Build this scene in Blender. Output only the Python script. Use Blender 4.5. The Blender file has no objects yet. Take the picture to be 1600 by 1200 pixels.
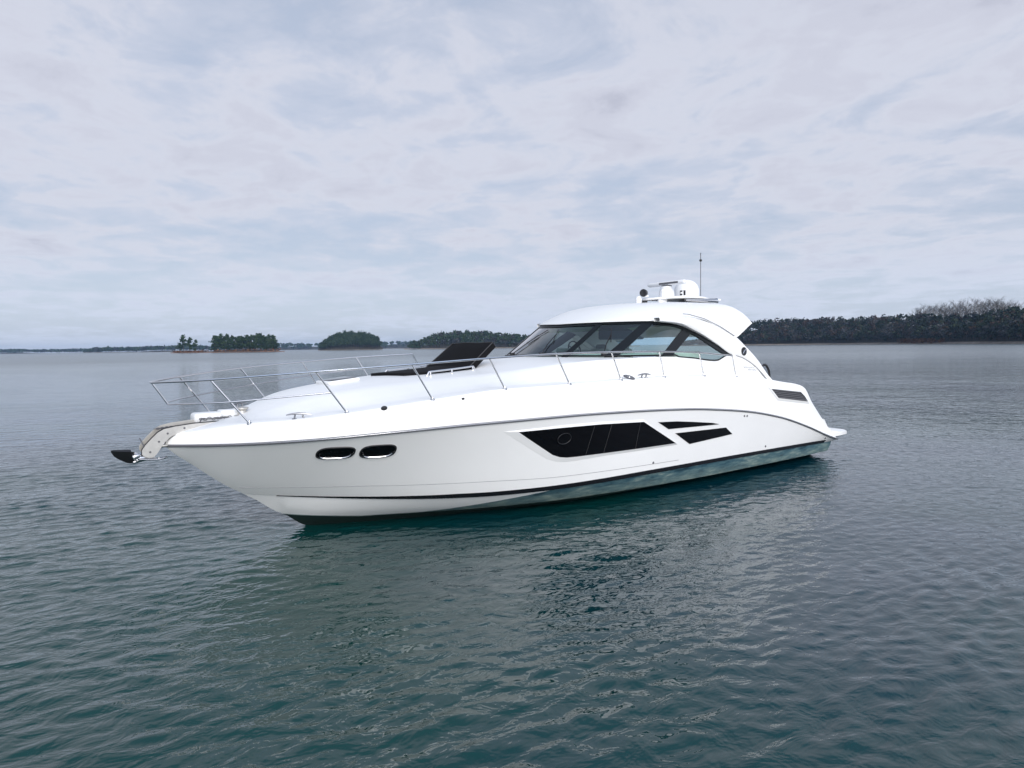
import bpy, bmesh, math, random
import numpy as np
from mathutils import Vector, Matrix
from mathutils.geometry import delaunay_2d_cdt

# ------------------------------------------------------------------ camera, sky, sun, exposure
SC = bpy.context.scene
COL = SC.collection
RAD = math.radians
random.seed(7); HAZE = True
CAM = np.array([17.271, 11.267, 2.912]); FPX = 1100.0; HEAD = RAD(-127.803)
PITCH = math.atan((600 - 541.2) / FPX); ROLL = .0135
F0 = np.array([math.cos(HEAD), math.sin(HEAD), 0]); R0 = np.array([math.sin(HEAD), -math.cos(HEAD), 0])
U0 = np.array([0, 0, 1.0])
fwd = F0 * math.cos(PITCH) - U0 * math.sin(PITCH); upv = U0 * math.cos(PITCH) + F0 * math.sin(PITCH)
rgt = R0 * math.cos(ROLL) - upv * math.sin(ROLL); up2 = upv * math.cos(ROLL) + R0 * math.sin(ROLL)
cam = bpy.data.cameras.new('camera'); camo = bpy.data.objects.new('camera', cam); COL.objects.link(camo)
camo.matrix_world = Matrix(((rgt[0], up2[0], -fwd[0], CAM[0]), (rgt[1], up2[1], -fwd[1], CAM[1]),
                            (rgt[2], up2[2], -fwd[2], CAM[2]), (0, 0, 0, 1)))
cam.sensor_width = 36; cam.lens = 36 * FPX / 1600; cam.clip_start = .1; cam.clip_end = 20000
SC.camera = camo

SUN_EL = RAD(27)
SUN_DIR = -F0 * .92 + R0 * .30                      # the soft sun stands behind the camera, off the yacht's port beam
SUN_DIR = SUN_DIR / np.linalg.norm(SUN_DIR)
SUN_AZ = math.atan2(SUN_DIR[1], SUN_DIR[0])
w = bpy.data.worlds.new('World'); SC.world = w; w.use_nodes = True
nt = w.node_tree; nt.nodes.clear()
def N(t, tree, **k):
    n = tree.nodes.new(t)
    for a, b in k.items():
        if a in n.inputs.keys() if isinstance(a, str) else False: n.inputs[a].default_value = b
        else: setattr(n, a, b)
    return n
def math_node(tree, op, a, b=None, clamp=False):
    n = tree.nodes.new('ShaderNodeMath'); n.operation = op; n.use_clamp = clamp
    for i, v in enumerate((a, b)):
        if v is None: continue
        if isinstance(v, (int, float)): n.inputs[i].default_value = v
        else: tree.links.new(v, n.inputs[i])
    return n.outputs[0]
def ramp(tree, src, stops, interp='EASE'):
    r = tree.nodes.new('ShaderNodeValToRGB'); r.color_ramp.interpolation = interp
    e = r.color_ramp.elements
    while len(e) < len(stops): e.new(.5)
    for k, (p, c) in enumerate(stops):
        e[k].position = p; e[k].color = (*c, 1) if len(c) == 3 else c
    tree.links.new(src, r.inputs[0]); return r.outputs[0]
def noise(tree, vec, scale, detail=6, rough=.55, dist=0.0):
    n = tree.nodes.new('ShaderNodeTexNoise'); n.inputs['Scale'].default_value = scale
    n.inputs['Detail'].default_value = detail; n.inputs['Roughness'].default_value = rough
    n.inputs['Distortion'].default_value = dist
    if vec is not None: tree.links.new(vec, n.inputs['Vector'])
    return n.outputs['Fac']
def mixc(tree, fac, a, b, mode='MIX'):
    m = tree.nodes.new('ShaderNodeMix'); m.data_type = 'RGBA'; m.blend_type = mode
    if isinstance(fac, (int, float)): m.inputs[0].default_value = fac
    else: tree.links.new(fac, m.inputs[0])
    for i, v in ((6, a), (7, b)):
        if isinstance(v, tuple): m.inputs[i].default_value = (*v, 1) if len(v) == 3 else v
        else: tree.links.new(v, m.inputs[i])
    return m.outputs[2]

def build_world():
    t = nt; L = t.links.new
    out = t.nodes.new('ShaderNodeOutputWorld')
    sky = t.nodes.new('ShaderNodeTexSky'); sky.sky_type = 'NISHITA'; sky.sun_disc = False
    sky.sun_elevation = SUN_EL; sky.sun_rotation = math.pi / 2 - SUN_AZ
    sky.altitude = 300; sky.air_density = 1.0; sky.dust_density = 2.0
    tc = t.nodes.new('ShaderNodeTexCoord'); vec = tc.outputs['Generated']
    sep = t.nodes.new('ShaderNodeSeparateXYZ'); L(vec, sep.inputs[0])
    zz = math_node(t, 'MAXIMUM', sep.outputs[2], 0.0)
    den = math_node(t, 'ADD', zz, .10)
    px = math_node(t, 'DIVIDE', sep.outputs[0], den); py = math_node(t, 'DIVIDE', sep.outputs[1], den)
    cmb = t.nodes.new('ShaderNodeCombineXYZ'); L(px, cmb.inputs[0]); L(py, cmb.inputs[1])
    mp = t.nodes.new('ShaderNodeMapping'); L(cmb.outputs[0], mp.inputs[0])
    mp.inputs['Rotation'].default_value = (0, 0, -HEAD + RAD(20)); mp.inputs['Scale'].default_value = (1.1, 1.0, 1)
    mp.inputs['Location'].default_value = (3.1, 1.7, 0)
    big = noise(t, mp.outputs[0], .62, 5, .5, .25)
    fine = noise(t, mp.outputs[0], 3.0, 9, .62, .35)
    dens = math_node(t, 'ADD', math_node(t, 'MULTIPLY', big, .52), math_node(t, 'MULTIPLY', fine, .48))
    # thin cover towards the horizon lets more blue through
    hz = ramp(t, zz, [(0, (0, 0, 0)), (.05, (.30,) * 3), (.16, (.70,) * 3), (.30, (1, 1, 1))], 'LINEAR')
    dens2 = math_node(t, 'ADD', dens, math_node(t, 'MULTIPLY', math_node(t, 'SUBTRACT', hz, 1.0), .05))
    cover = ramp(t, dens2, [(.38, (0, 0, 0)), (.55, (1, 1, 1))], 'EASE')
    shade = ramp(t, dens2, [(.37, (.425, .475, .585)), (.45, (.465, .500, .596)), (.51, (.505, .525, .603)), (.57, (.470, .486, .566)), (.66, (.395, .41, .49))], 'EASE')
    low = ramp(t, zz, [(.02, (.6,) * 3), (.16, (0, 0, 0))], 'EASE')
    shade = mixc(t, low, shade, (.50, .57, .70))
    zen = ramp(t, zz, [(.33, (0, 0, 0)), (.50, (.10,) * 3), (.72, (.85,) * 3)], 'EASE')
    shade = mixc(t, zen, shade, (.165, .23, .345))
    # overcast is brighter where the hidden sun stands
    dot = t.nodes.new('ShaderNodeVectorMath'); dot.operation = 'DOT_PRODUCT'; L(vec, dot.inputs[0])
    dot.inputs[1].default_value = (SUN_DIR[0] * math.cos(SUN_EL), SUN_DIR[1] * math.cos(SUN_EL), math.sin(SUN_EL))
    glow = math_node(t, 'POWER', math_node(t, 'MAXIMUM', dot.outputs['Value'], 0.0), 2.2)
    gmul = math_node(t, 'ADD', math_node(t, 'MULTIPLY', glow, 2.0), 1.0)
    b1 = t.nodes.new('ShaderNodeBackground'); L(sky.outputs[0], b1.inputs[0]); b1.inputs[1].default_value = .07
    b2 = t.nodes.new('ShaderNodeBackground'); L(shade, b2.inputs[0]); L(gmul, b2.inputs[1])
    mx = t.nodes.new('ShaderNodeMixShader')
    fac = math_node(t, 'ADD', math_node(t, 'MULTIPLY', cover, .20), .78, True)
    L(fac, mx.inputs[0]); L(b1.outputs[0], mx.inputs[1]); L(b2.outputs[0], mx.inputs[2])
    L(mx.outputs[0], out.inputs[0])
build_world()
sl = bpy.data.lights.new('sun', 'SUN'); sl.energy = 1.9; sl.angle = RAD(35); sl.color = (1, .955, .89)
so = bpy.data.objects.new('sun', sl); COL.objects.link(so)
sv = Vector((SUN_DIR[0] * math.cos(SUN_EL), SUN_DIR[1] * math.cos(SUN_EL), math.sin(SUN_EL)))
so.rotation_euler = sv.to_track_quat('Z', 'Y').to_euler(); so.location = (0, 0, 60)
SC.view_settings.view_transform = 'Standard'; SC.view_settings.look = 'None'
SC.view_settings.exposure = 0.43; SC.view_settings.gamma = 1
SC.cycles.max_bounces = 10; SC.cycles.transparent_max_bounces = 16
SC.cycles.sample_clamp_indirect = 6

# ------------------------------------------------------------------ materials
MATS = {}
def mat(name, color, rough=.5, metal=0.0, spec=.5, var=0.0, vscale=3.0, bump=0.0, bscale=40.0, coat=0.0):
    if name in MATS: return MATS[name]
    m = bpy.data.materials.new(name); m.use_nodes = True; t = m.node_tree
    b = t.nodes['Principled BSDF']
    b.inputs['Roughness'].default_value = rough; b.inputs['Metallic'].default_value = metal
    b.inputs['Specular IOR Level'].default_value = spec
    b.inputs['Coat Weight'].default_value = coat; b.inputs['Coat Roughness'].default_value = .05
    tc = t.nodes.new('ShaderNodeTexCoord')
    if var > 0:
        f = noise(t, tc.outputs['Object'], vscale, 5, .6)
        c = ramp(t, f, [(.3, tuple(x * (1 - var) for x in color)), (.7, tuple(min(1, x * (1 + var)) for x in color))], 'LINEAR')
        t.links.new(c, b.inputs['Base Color'])
    else: b.inputs['Base Color'].default_value = (*color, 1)
    if bump > 0:
        bn = t.nodes.new('ShaderNodeBump'); bn.inputs['Strength'].default_value = bump; bn.inputs['Distance'].default_value = .01
        t.links.new(noise(t, tc.outputs['Object'], bscale, 3), bn.inputs['Height']); t.links.new(bn.outputs[0], b.inputs['Normal'])
    MATS[name] = m; return m
gel = mat('gelcoat', (.80, .80, .79), .22, var=.02, vscale=.8, coat=.6)
gel2 = mat('deck_gelcoat', (.81, .81, .80), .38, var=.015, vscale=1.2)
black = mat('black_glass', (.003, .003, .004), .04, spec=.22)
blackcloth = mat('black_cloth', (.006, .006, .007), .85, spec=.15, bump=.25, bscale=60)
steel = mat('stainless', (.62, .62, .63), .16, 1.0)
dullsteel = mat('worn_stainless', (.56, .54, .50), .40, .75, var=.07, vscale=14)
cleatsteel = mat('cleat_stainless', (.30, .30, .31), .28, 1.0)
rubber = mat('grey_rubber', (.11, .11, .12), .5)
darkp = mat('dark_plastic', (.012, .012, .014), .45)
stripem = mat('boot_stripe', (.006, .006, .008), .25)
white = mat('white_plastic', (.80, .80, .80), .35)
offwhite = mat('vinyl', (.62, .62, .60), .55, var=.05)
greyint = mat('interior_grey', (.16, .18, .19), .6, var=.1)
darkint = mat('interior_dark', (.45, .47, .46), .6)
bluescreen = mat('interior_blue', (.02, .07, .12), .3)
mullm = mat('window_frame', (.007, .009, .011), .3, spec=.25)
caulk = mat('caulk', (.12, .12, .12), .6)
liner = mat('headliner', (.74, .74, .71), .7)
fine_line = mat('fine_line', (.26, .26, .27), .5)
crease = mat('seam', (.30, .30, .31), .5)

def bottom_material():
    m = bpy.data.materials.new('bottom_paint'); m.use_nodes = True; t = m.node_tree; L = t.links.new
    b = t.nodes['Principled BSDF']; tc = t.nodes.new('ShaderNodeTexCoord'); v = tc.outputs['Object']
    sep = t.nodes.new('ShaderNodeSeparateXYZ'); L(v, sep.inputs[0])
    mp = t.nodes.new('ShaderNodeMapping'); L(v, mp.inputs[0]); mp.inputs['Scale'].default_value = (.8, 1, 4)
    n1 = noise(t, mp.outputs[0], 2.4, 8, .72); n2 = noise(t, mp.outputs[0], 5, 5, .7, .5)
    paint = ramp(t, n1, [(.34, (.008, .024, .034)), (.44, (.040, .10, .13)), (.54, (.085, .155, .17)), (.68, (.28, .34, .31))], 'LINEAR')
    # scum line: paler towards the chine where the coating is worn, dark weed on the flat of the bottom
    scum = ramp(t, n2, [(.48, (0, 0, 0)), (.62, (1, 1, 1))], 'LINEAR')
    lowz = math_node(t, 'MULTIPLY', math_node(t, 'SUBTRACT', .36, sep.outputs[2]), 4.0, True)
    c = mixc(t, math_node(t, 'MULTIPLY', math_node(t, 'ADD', math_node(t, 'MULTIPLY', scum, .5), .25), lowz), paint, (.33, .40, .34))
    rise = math_node(t, 'MULTIPLY', math_node(t, 'MAXIMUM', math_node(t, 'SUBTRACT', sep.outputs[0], 12.2), 0.0), .085)
    chn = math_node(t, 'ADD', rise, .15)
    low = math_node(t, 'LESS_THAN', math_node(t, 'ADD', sep.outputs[2], math_node(t, 'MULTIPLY', n2, .03)), chn)
    c = mixc(t, low, c, (.012, .022, .02))
    # painted edge: white gelcoat above a line that dips towards the bow
    edge = math_node(t, 'ADD', math_node(t, 'MULTIPLY', math_node(t, 'SUBTRACT', 11.4, sep.outputs[0]), .125), .135)
    edge = math_node(t, 'ADD', edge, math_node(t, 'MULTIPLY', math_node(t, 'SUBTRACT', n1, .5), .04))
    edge = math_node(t, 'MAXIMUM', edge, math_node(t, 'ADD', rise, .15))
    up = math_node(t, 'GREATER_THAN', sep.outputs[2], edge)
    c = mixc(t, up, c, (.80, .80, .79))
    L(c, b.inputs['Base Color']); b.inputs['Roughness'].default_value = .45
    return m
bottomm = bottom_material()

def glass_material(name, tint, refl=1.0):
    m = bpy.data.materials.new(name); m.use_nodes = True; t = m.node_tree; L = t.links.new
    t.nodes.clear(); out = t.nodes.new('ShaderNodeOutputMaterial')
    tr = t.nodes.new('ShaderNodeBsdfTransparent'); tr.inputs[0].default_value = (*tint, 1)
    gl = t.nodes.new('ShaderNodeBsdfGlossy'); gl.inputs['Roughness'].default_value = .02
    fr = t.nodes.new('ShaderNodeFresnel'); fr.inputs[0].default_value = 1.5
    mx = t.nodes.new('ShaderNodeMixShader')
    L(math_node(t, 'MULTIPLY', fr.outputs[0], refl, True), mx.inputs[0]); L(tr.outputs[0], mx.inputs[1]); L(gl.outputs[0], mx.inputs[2])
    L(mx.outputs[0], out.inputs[0]); return m
glass = glass_material('tinted_glass', (.72, .91, .86), 2.3)

WC = np.array([12.5, 6.8]); WR = 25.0                                # middle and reach of the modelled waves
shade_glass = glass_material('green_shade_glass', (.34, .52, .27), .3)
def water_material():
    m = bpy.data.materials.new('lake_water'); m.use_nodes = True; t = m.node_tree; L = t.links.new
    b = t.nodes['Principled BSDF']
    geo = t.nodes.new('ShaderNodeNewGeometry'); pos = geo.outputs['Position']
    b.inputs['IOR'].default_value = 1.53
    b.inputs['Specular IOR Level'].default_value = .5
    def lay(rot, stretch, scale, detail, rough, dist=0.0):
        mp = t.nodes.new('ShaderNodeMapping'); mp.vector_type = 'TEXTURE'; L(pos, mp.inputs[0])
        mp.inputs['Rotation'].default_value = (0, 0, rot); mp.inputs['Scale'].default_value = (1, stretch, 1)
        return noise(t, mp.outputs[0], scale, detail, rough, dist)
    # ripples: two crossing trains of long crests, each ruling its own side of the lake, a lazy swell and small chop
    ws = lay(HEAD + RAD(25), 2.0, .42, 2, .5, .3)
    wa = lay(HEAD + RAD(14), 2.3, 1.45, 3, .5, .5)
    wb = lay(HEAD + RAD(70), 1.9, 1.7, 3, .5, .9)
    wc = lay(HEAD + RAD(30), 1.5, 4.2, 3, .55, .4)
    def ridge(n, k):
        r_ = math_node(t, 'SUBTRACT', 1.0, math_node(t, 'ABSOLUTE', math_node(t, 'SUBTRACT', math_node(t, 'MULTIPLY', n, 3.0), 1.5)))
        return math_node(t, 'ADD', math_node(t, 'MULTIPLY', n, 1 - k), math_node(t, 'MULTIPLY', r_, k * .45))
    wa = ridge(wa, .5); wb = ridge(wb, .45)
    wd = lay(.3, 1.6, .045, 3, .55)
    gust = ramp(t, wd, [(.36, (.55,) * 3), (.62, (1, 1, 1))], 'EASE')
    dt = t.nodes.new('ShaderNodeVectorMath'); dt.operation = 'DOT_PRODUCT'; L(pos, dt.inputs[0]); dt.inputs[1].default_value = tuple(R0)
    side = t.nodes.new('ShaderNodeMapRange'); side.interpolation_type = 'SMOOTHSTEP'; L(dt.outputs['Value'], side.inputs[0])
    c0 = float(CAM @ R0); side.inputs[1].default_value = c0 - 1.5; side.inputs[2].default_value = c0 + 4.5
    wa_ = math_node(t, 'MULTIPLY', wa, math_node(t, 'SUBTRACT', 1.25, math_node(t, 'MULTIPLY', side.outputs[0], .75)))
    wb_ = math_node(t, 'MULTIPLY', wb, math_node(t, 'ADD', .30, math_node(t, 'MULTIPLY', side.outputs[0], .9)))
    # beyond the modelled waves the same ripples carry on as bump; close in only the finest chop is bump
    fl = t.nodes.new('ShaderNodeVectorMath'); fl.operation = 'DISTANCE'; L(pos, fl.inputs[0]); fl.inputs[1].default_value = (WC[0], WC[1], 0)
    fr = t.nodes.new('ShaderNodeMapRange'); fr.interpolation_type = 'SMOOTHSTEP'; L(fl.outputs['Value'], fr.inputs[0]); fr.inputs[1].default_value = WR * .55; fr.inputs[2].default_value = WR * .98
    h = math_node(t, 'ADD', math_node(t, 'MULTIPLY', wa_, .085), math_node(t, 'MULTIPLY', wb_, .085))
    h = math_node(t, 'MULTIPLY', math_node(t, 'ADD', h, math_node(t, 'MULTIPLY', ws, .08)), fr.outputs[0])
    h = math_node(t, 'MULTIPLY', math_node(t, 'ADD', h, math_node(t, 'MULTIPLY', wc, .046)), gust)
    bn = t.nodes.new('ShaderNodeBump'); bn.inputs['Strength'].default_value = 1.0; bn.inputs['Distance'].default_value = 1.0
    L(h, bn.inputs['Height']); L(bn.outputs[0], b.inputs['Normal'])
    dep = lay(.4, 1, .09, 3, .5)
    c = ramp(t, dep, [(.38, (.0003, .026, .042)), (.62, (.0003, .036, .031))], 'LINEAR')
    L(c, b.inputs['Base Color'])
    # far ripples are finer than a pixel: their slopes act as roughness, growing with the distance from the boat
    ln = t.nodes.new('ShaderNodeVectorMath'); ln.operation = 'LENGTH'; L(pos, ln.inputs[0])
    r = t.nodes.new('ShaderNodeMapRange'); L(ln.outputs['Value'], r.inputs[0])
    r.inputs[1].default_value = 15; r.inputs[2].default_value = 220; r.inputs[3].default_value = .03; r.inputs[4].default_value = .22
    L(r.outputs[0], b.inputs['Roughness'])
    return m

# ------------------------------------------------------------------ object helpers
def tag(o, label=None, cat=None, group=None, kind=None):
    if label: o['label'] = label
    if cat: o['category'] = cat
    if group: o['group'] = group
    if kind: o['kind'] = kind
    return o
def empty(name, loc):
    o = bpy.data.objects.new(name, None); COL.objects.link(o); o.location = loc; o.empty_display_size = .5; return o
class MB:
    def __init__(s): s.v = []; s.f = []; s.mi = []
    def add(s, vs, fs, mi=0):
        n = len(s.v); s.v += [tuple(map(float, q)) for q in vs]
        for f in fs: s.f.append(tuple(n + i for i in f)); s.mi.append(mi)
        return s
    def grid(s, rows, mi=0, close=False):
        m = len(rows[0]); vs = [p for r in rows for p in r]; fs = []
        for i in range(len(rows) - 1):
            for j in range(m if close else m - 1):
                k = (j + 1) % m
                fs.append((i * m + j, i * m + k, (i + 1) * m + k, (i + 1) * m + j))
        return s.add(vs, fs, mi)
    def box(s, c, d, rz=0, mi=0, bev=0, ry=0):
        M = Matrix.Rotation(rz, 3, 'Z') @ Matrix.Rotation(ry, 3, 'Y')
        b = bmesh.new(); bmesh.ops.create_cube(b, size=1)
        for v in b.verts: v.co = Vector((v.co.x * d[0], v.co.y * d[1], v.co.z * d[2]))
        if bev: bmesh.ops.bevel(b, geom=b.edges[:], offset=bev, segments=3, affect='EDGES', profile=.5)
        b.verts.index_update()
        s.add([M @ v.co + Vector(c) for v in b.verts], [[v.index for v in f.verts] for f in b.faces], mi); b.free(); return s
    def tube(s, path, r, n=8, mi=0, cap=True, rs=None, flat=1.0):
        P = [Vector(p) for p in path]; rows = []; prev = None
        for i, p in enumerate(P):
            t = (P[min(i + 1, len(P) - 1)] - P[max(i - 1, 0)]).normalized()
            a = prev if prev is not None else Vector((0, 0, 1))
            a = a - t * a.dot(t)
            if a.length < 1e-3: a = Vector((1, 0, 0)) - t * t.x
            a.normalize(); prev = a; b = t.cross(a)
            rr = rs[i] if rs else r
            rows.append([p + (a * math.cos(2 * math.pi * k / n) + b * math.sin(2 * math.pi * k / n) * flat) * rr for k in range(n)])
        n0 = len(s.v); s.grid(rows, mi, True)
        if cap:
            s.f.append(tuple(n0 + k for k in reversed(range(n)))); s.mi.append(mi)
            e = n0 + (len(P) - 1) * n; s.f.append(tuple(e + k for k in range(n))); s.mi.append(mi)
        return s
    def lathe(s, c, prof, n=20, mi=0, M=None):
        rows = []
        for r, z in prof:
            row = [Vector((r * math.cos(2 * math.pi * k / n), r * math.sin(2 * math.pi * k / n), z)) for k in range(n)]
            rows.append([(M @ q if M else q) + Vector(c) for q in row])
        return s.grid(rows, mi, True)
    def prism(s, poly, d, mi=0):
        n = len(poly); P = [Vector(p) for p in poly]; Q = [p + Vector(d) for p in P]
        s.add(P + Q, [tuple(range(n)), tuple(reversed(range(n, 2 * n)))] + [(i, i + n, (i + 1) % n + n, (i + 1) % n) for i in range(n)], mi)
        return s
    def mirror(s):
        n = len(s.v); m = len(s.f)
        s.v += [(x, -y, z) for x, y, z in s.v[:n]]
        for i in range(m): s.f.append(tuple(n + k for k in reversed(s.f[i]))); s.mi.append(s.mi[i])
        return s
    def build(s, name, mats, parent=None, smooth=True, angle=35, weld=False, fix=True):
        me = bpy.data.meshes.new(name); me.from_pydata(s.v, [], s.f)
        for m in (mats if isinstance(mats, (list, tuple)) else [mats]): me.materials.append(m)
        me.polygons.foreach_set('material_index', s.mi)
        if weld or fix:
            b = bmesh.new(); b.from_mesh(me)
            if weld:
                bmesh.ops.remove_doubles(b, verts=b.verts[:], dist=.0008)
                bmesh.ops.dissolve_degenerate(b, edges=b.edges[:], dist=.0001)
            if fix: bmesh.ops.recalc_face_normals(b, faces=b.faces[:])
            b.to_mesh(me); b.free()
        me.polygons.foreach_set('use_smooth', [smooth] * len(me.polygons))
        if smooth: me.set_sharp_from_angle(angle=RAD(angle))
        me.update()
        o = bpy.data.objects.new(name, me); COL.objects.link(o)
        if parent is not None: attach(o, parent)
        return o
def attach(o, parent):
    o.parent = parent
    root = parent
    while root.parent: root = root.parent
    o.matrix_parent_inverse = Matrix.Translation(-Vector(root.location)) if parent is root else Matrix.Identity(4)
    return o

# ------------------------------------------------------------------ yacht surfaces (x forward, y to port, z up from the water)
#GEO-BEGIN
import numpy as np
def pchip(pts):
    pts = sorted(pts); X = np.array([p[0] for p in pts], float); Y = np.array([p[1] for p in pts], float)
    h = np.diff(X); d = np.diff(Y) / h; m = np.zeros(len(X))
    for i in range(1, len(X) - 1):
        if d[i - 1] * d[i] > 0:
            w1 = 2 * h[i] + h[i - 1]; w2 = h[i] + 2 * h[i - 1]; m[i] = (w1 + w2) / (w1 / d[i - 1] + w2 / d[i])
    m[0] = d[0]; m[-1] = d[-1]
    def f(x):
        x = min(max(x, X[0]), X[-1]); i = min(max(int(np.searchsorted(X, x)) - 1, 0), len(h) - 1)
        t = (x - X[i]) / h[i]; a = (1 + 2 * t) * (1 - t) ** 2; b = t * (1 - t) ** 2; c = t * t * (3 - 2 * t); e = t * t * (t - 1)
        return float(a * Y[i] + b * h[i] * m[i] + c * Y[i + 1] + e * h[i] * m[i + 1])
    return f
def ys(x):
    if x >= 6.5: return 2.5 * (1 - min(1, (x - 6.5) / 8.5) ** 5)
    return 2.5 - .15 * ((6.5 - x) / 6.5) ** 2
zs = pchip([(0, .47), (.5, .60), (1.59, .93), (2.74, 1.225), (4.03, 1.445), (5.17, 1.565), (6.01, 1.63), (7.84, 1.70), (9.38, 1.725),
            (10.91, 1.72), (12.32, 1.68), (13.46, 1.61), (14.32, 1.555), (15, 1.52)])
def yt(x):
    if x > 4: return 2.32 * (1 - min(1, (x - 4) / 9.9) ** 3.6)
    return 2.32 - .12 * ((4 - x) / 4) ** 2
zt = pchip([(0, .40), (.8, .42), (4.46, .45), (6.97, .44), (8.21, .42), (9.31, .41), (10.27, .42), (11.11, .45), (12.06, .51), (12.66, .555), (13.24, .60), (13.9, .65)])
def yc(x):
    if x > 3: return 2.17 * (1 - min(1, (x - 3) / 10.4) ** 3.0)
    return 2.17 - .08 * ((3 - x) / 3) ** 2
zc = pchip([(0, .15), (4, .14), (6, .125), (8.78, .09), (10.3, .125), (11.6, .165), (12.76, .19), (13.4, .30)])
zstem = pchip([(11, -.42), (12.2, -.22), (12.94, 0), (13.28, .24), (13.4, .30), (13.71, .53), (13.9, .65), (14.19, .84), (14.64, 1.20), (14.97, 1.48), (15, 1.52)])
zkeel = pchip([(0, -.5), (6, -.5), (9.5, -.47), (11, -.42)])
def hull_low(x):
    return (yt(x), zt(x)) if x < 13.9 else (0.0, zstem(x))
def hull_y(x, z):
    yl, zl = hull_low(x); v = min(1, max(0, (z - zl) / max(1e-4, zs(x) - zl)))
    return yl + (ys(x) - yl) * v ** .92
_dd = pchip([(0, .17), (2.5, .15), (4.5, .10), (6, .08), (11, .06), (12.9, .12), (14.08, .07), (14.6, .09), (14.9, .06), (15, 0.0)])
def yd(x): return max(0.0, ys(x) - _dd(x))
zd = pchip([(0, .62), (.15, .72), (.27, .84), (.68, 1.18), (1.07, 1.52), (1.33, 1.80), (1.55, 1.89), (2.47, 2.02), (3.2, 2.12), (4.3, 2.21), (5.45, 2.27), (6.7, 2.29), (7.9, 2.28),
            (9.15, 2.26), (10.5, 2.24), (11.73, 2.13), (12.91, 1.98), (13.6, 1.90), (14.08, 1.86), (14.6, 1.76), (14.85, 1.69), (15, 1.58)])
def bulwark_y(x, z):
    v = min(1, max(0, (z - zs(x)) / max(1e-4, zd(x) - zs(x))))
    return ys(x) + (yd(x) - ys(x)) * v ** 1.5
#GEO-END
zcen = pchip([(7, 2.70), (8, 2.70), (8.8, 2.66), (10.2, 2.50), (11.78, 2.39), (12.63, 2.31), (13.1, 2.23), (13.49, 2.10), (13.81, 1.96), (14.1, 1.87), (14.5, 1.79), (15, 1.62)])
ytr = pchip([(7, 2.0), (8, 1.97), (9, 1.74), (10, 1.46), (11, 1.17), (12, .95), (13, .72), (13.8, .36), (14.3, .12), (15, .0)])
zgb = pchip([(2.3, 2.04), (2.7, 2.08), (3.1, 2.36), (3.56, 2.57), (3.87, 2.66), (4.15, 2.64), (4.5, 2.545), (4.75, 2.555), (5.26, 2.61), (6.17, 2.66), (7.6, 2.67), (8, 2.69)])
def cabin_y(x): return 2.0 + (.07 * max(0, 3.9 - x) / 1.5 if x < 3.9 else 0)

ROOT = tag(empty('motor_yacht', (7.5, 0, 0)), 'large white motor yacht with hardtop and black hull windows floating on the lake', 'yacht')

def build_hull():
    X = list(np.linspace(0, 11, 45)) + list(np.linspace(11, 13.9, 30))[1:] + list(np.linspace(13.9, 15, 26))[1:]
    NR = 9
    top = MB(); rows = []
    for x in X:
        yl, zl = hull_low(x); a = []
        for k in range(NR):
            v = k / (NR - 1); z = zl + (zs(x) - zl) * v
            a.append((x, hull_y(x, z), z))
        rows.append(a)
    top.grid(rows); top.mirror()
    st = [rows[0][k] for k in range(NR)]
    top.f.append(tuple([0 + k for k in range(NR)] + [len(X) * NR + k for k in reversed(range(NR))])); top.mi.append(0)   # transom
    h = top.build('hull', gel, ROOT, angle=40, weld=True)
    bot = MB(); rows = []
    XB = [x for x in X if x < 13.9] + [13.9]
    for x in XB:
        a = []
        if x < 13.4:
            zk = zkeel(x) if x <= 11 else zstem(x)
            for k in range(7): v = k / 6; a.append((x, yc(x) * v, zk + (zc(x) - zk) * v))
            for k in range(1, 6):
                v = k / 5; a.append((x, yc(x) + (yt(x) - .012 - yc(x)) * v ** .8, zc(x) + (zt(x) - .0 - zc(x)) * v))
        else:
            z0 = zstem(x)
            for k in range(12): v = k / 11; a.append((x, max(0, yt(x) - .012) * v, z0 + (zt(x) - z0) * v))
        rows.append(a)
    bot.grid(rows); bot.mirror(); n = len(rows[0])
    bot.f.append(tuple([k for k in range(n)] + [len(XB) * n + k for k in reversed(range(1, n))])); bot.mi.append(0)
    bot.build('hull_bottom', bottomm, ROOT, angle=30, weld=True)
    # black boot stripe, tapering out towards the bow
    s = MB(); xs = np.linspace(.45, 13.5, 90); rows = []
    for x in xs:
        hgt = .072 * min(1, max(.08, (13.6 - x) / 2.6)); y0 = hull_y(x, zt(x) + hgt)
        rows.append([(x, yt(x) - .02, zt(x) - .008), (x, yt(x) + .007, zt(x) - .006), (x, y0 + .008, zt(x) + hgt), (x, y0 - .01, zt(x) + hgt + .002)])
    s.grid(rows); s.mirror(); s.build('boot_stripe', stripem, ROOT)
    # rub rail along the sheer, both sides meeting round the stem
    r = MB(); path = [(x, ys(x) + .006, zs(x)) for x in list(np.linspace(.03, 11, 50)) + list(np.linspace(11.1, 14.99, 50))]
    path += [(15.012, 0, 1.52)]
    path += [(x, -y, z) for x, y, z in reversed(path[:-1])]
    r.tube(path, .021, 8); rub = r.build('rub_rail', rubber, ROOT)
    r = MB(); r.tube([(x, y + (.016 if y > 0 else -.016 if y < 0 else 0), z + .004) for x, y, z in path], .009, 6); r.build('rail_insert', steel, rub)
    # faint moulded spray line
    zspray = pchip([(6, .62), (9.12, .635), (10.6, .70), (11.9, .75), (12.7, .78), (14, .785)])
    r = MB(); pts = []
    for x in np.linspace(6.2, 14.0, 60):
        z = zspray(x)
        if z > hull_low(x)[1] + .02: pts.append((x, hull_y(x, z) + .001, z))
    r.tube(pts, .0045, 5, flat=.6); r.mirror(); r.build('spray_line', fine_line, ROOT)
build_hull()

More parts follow.
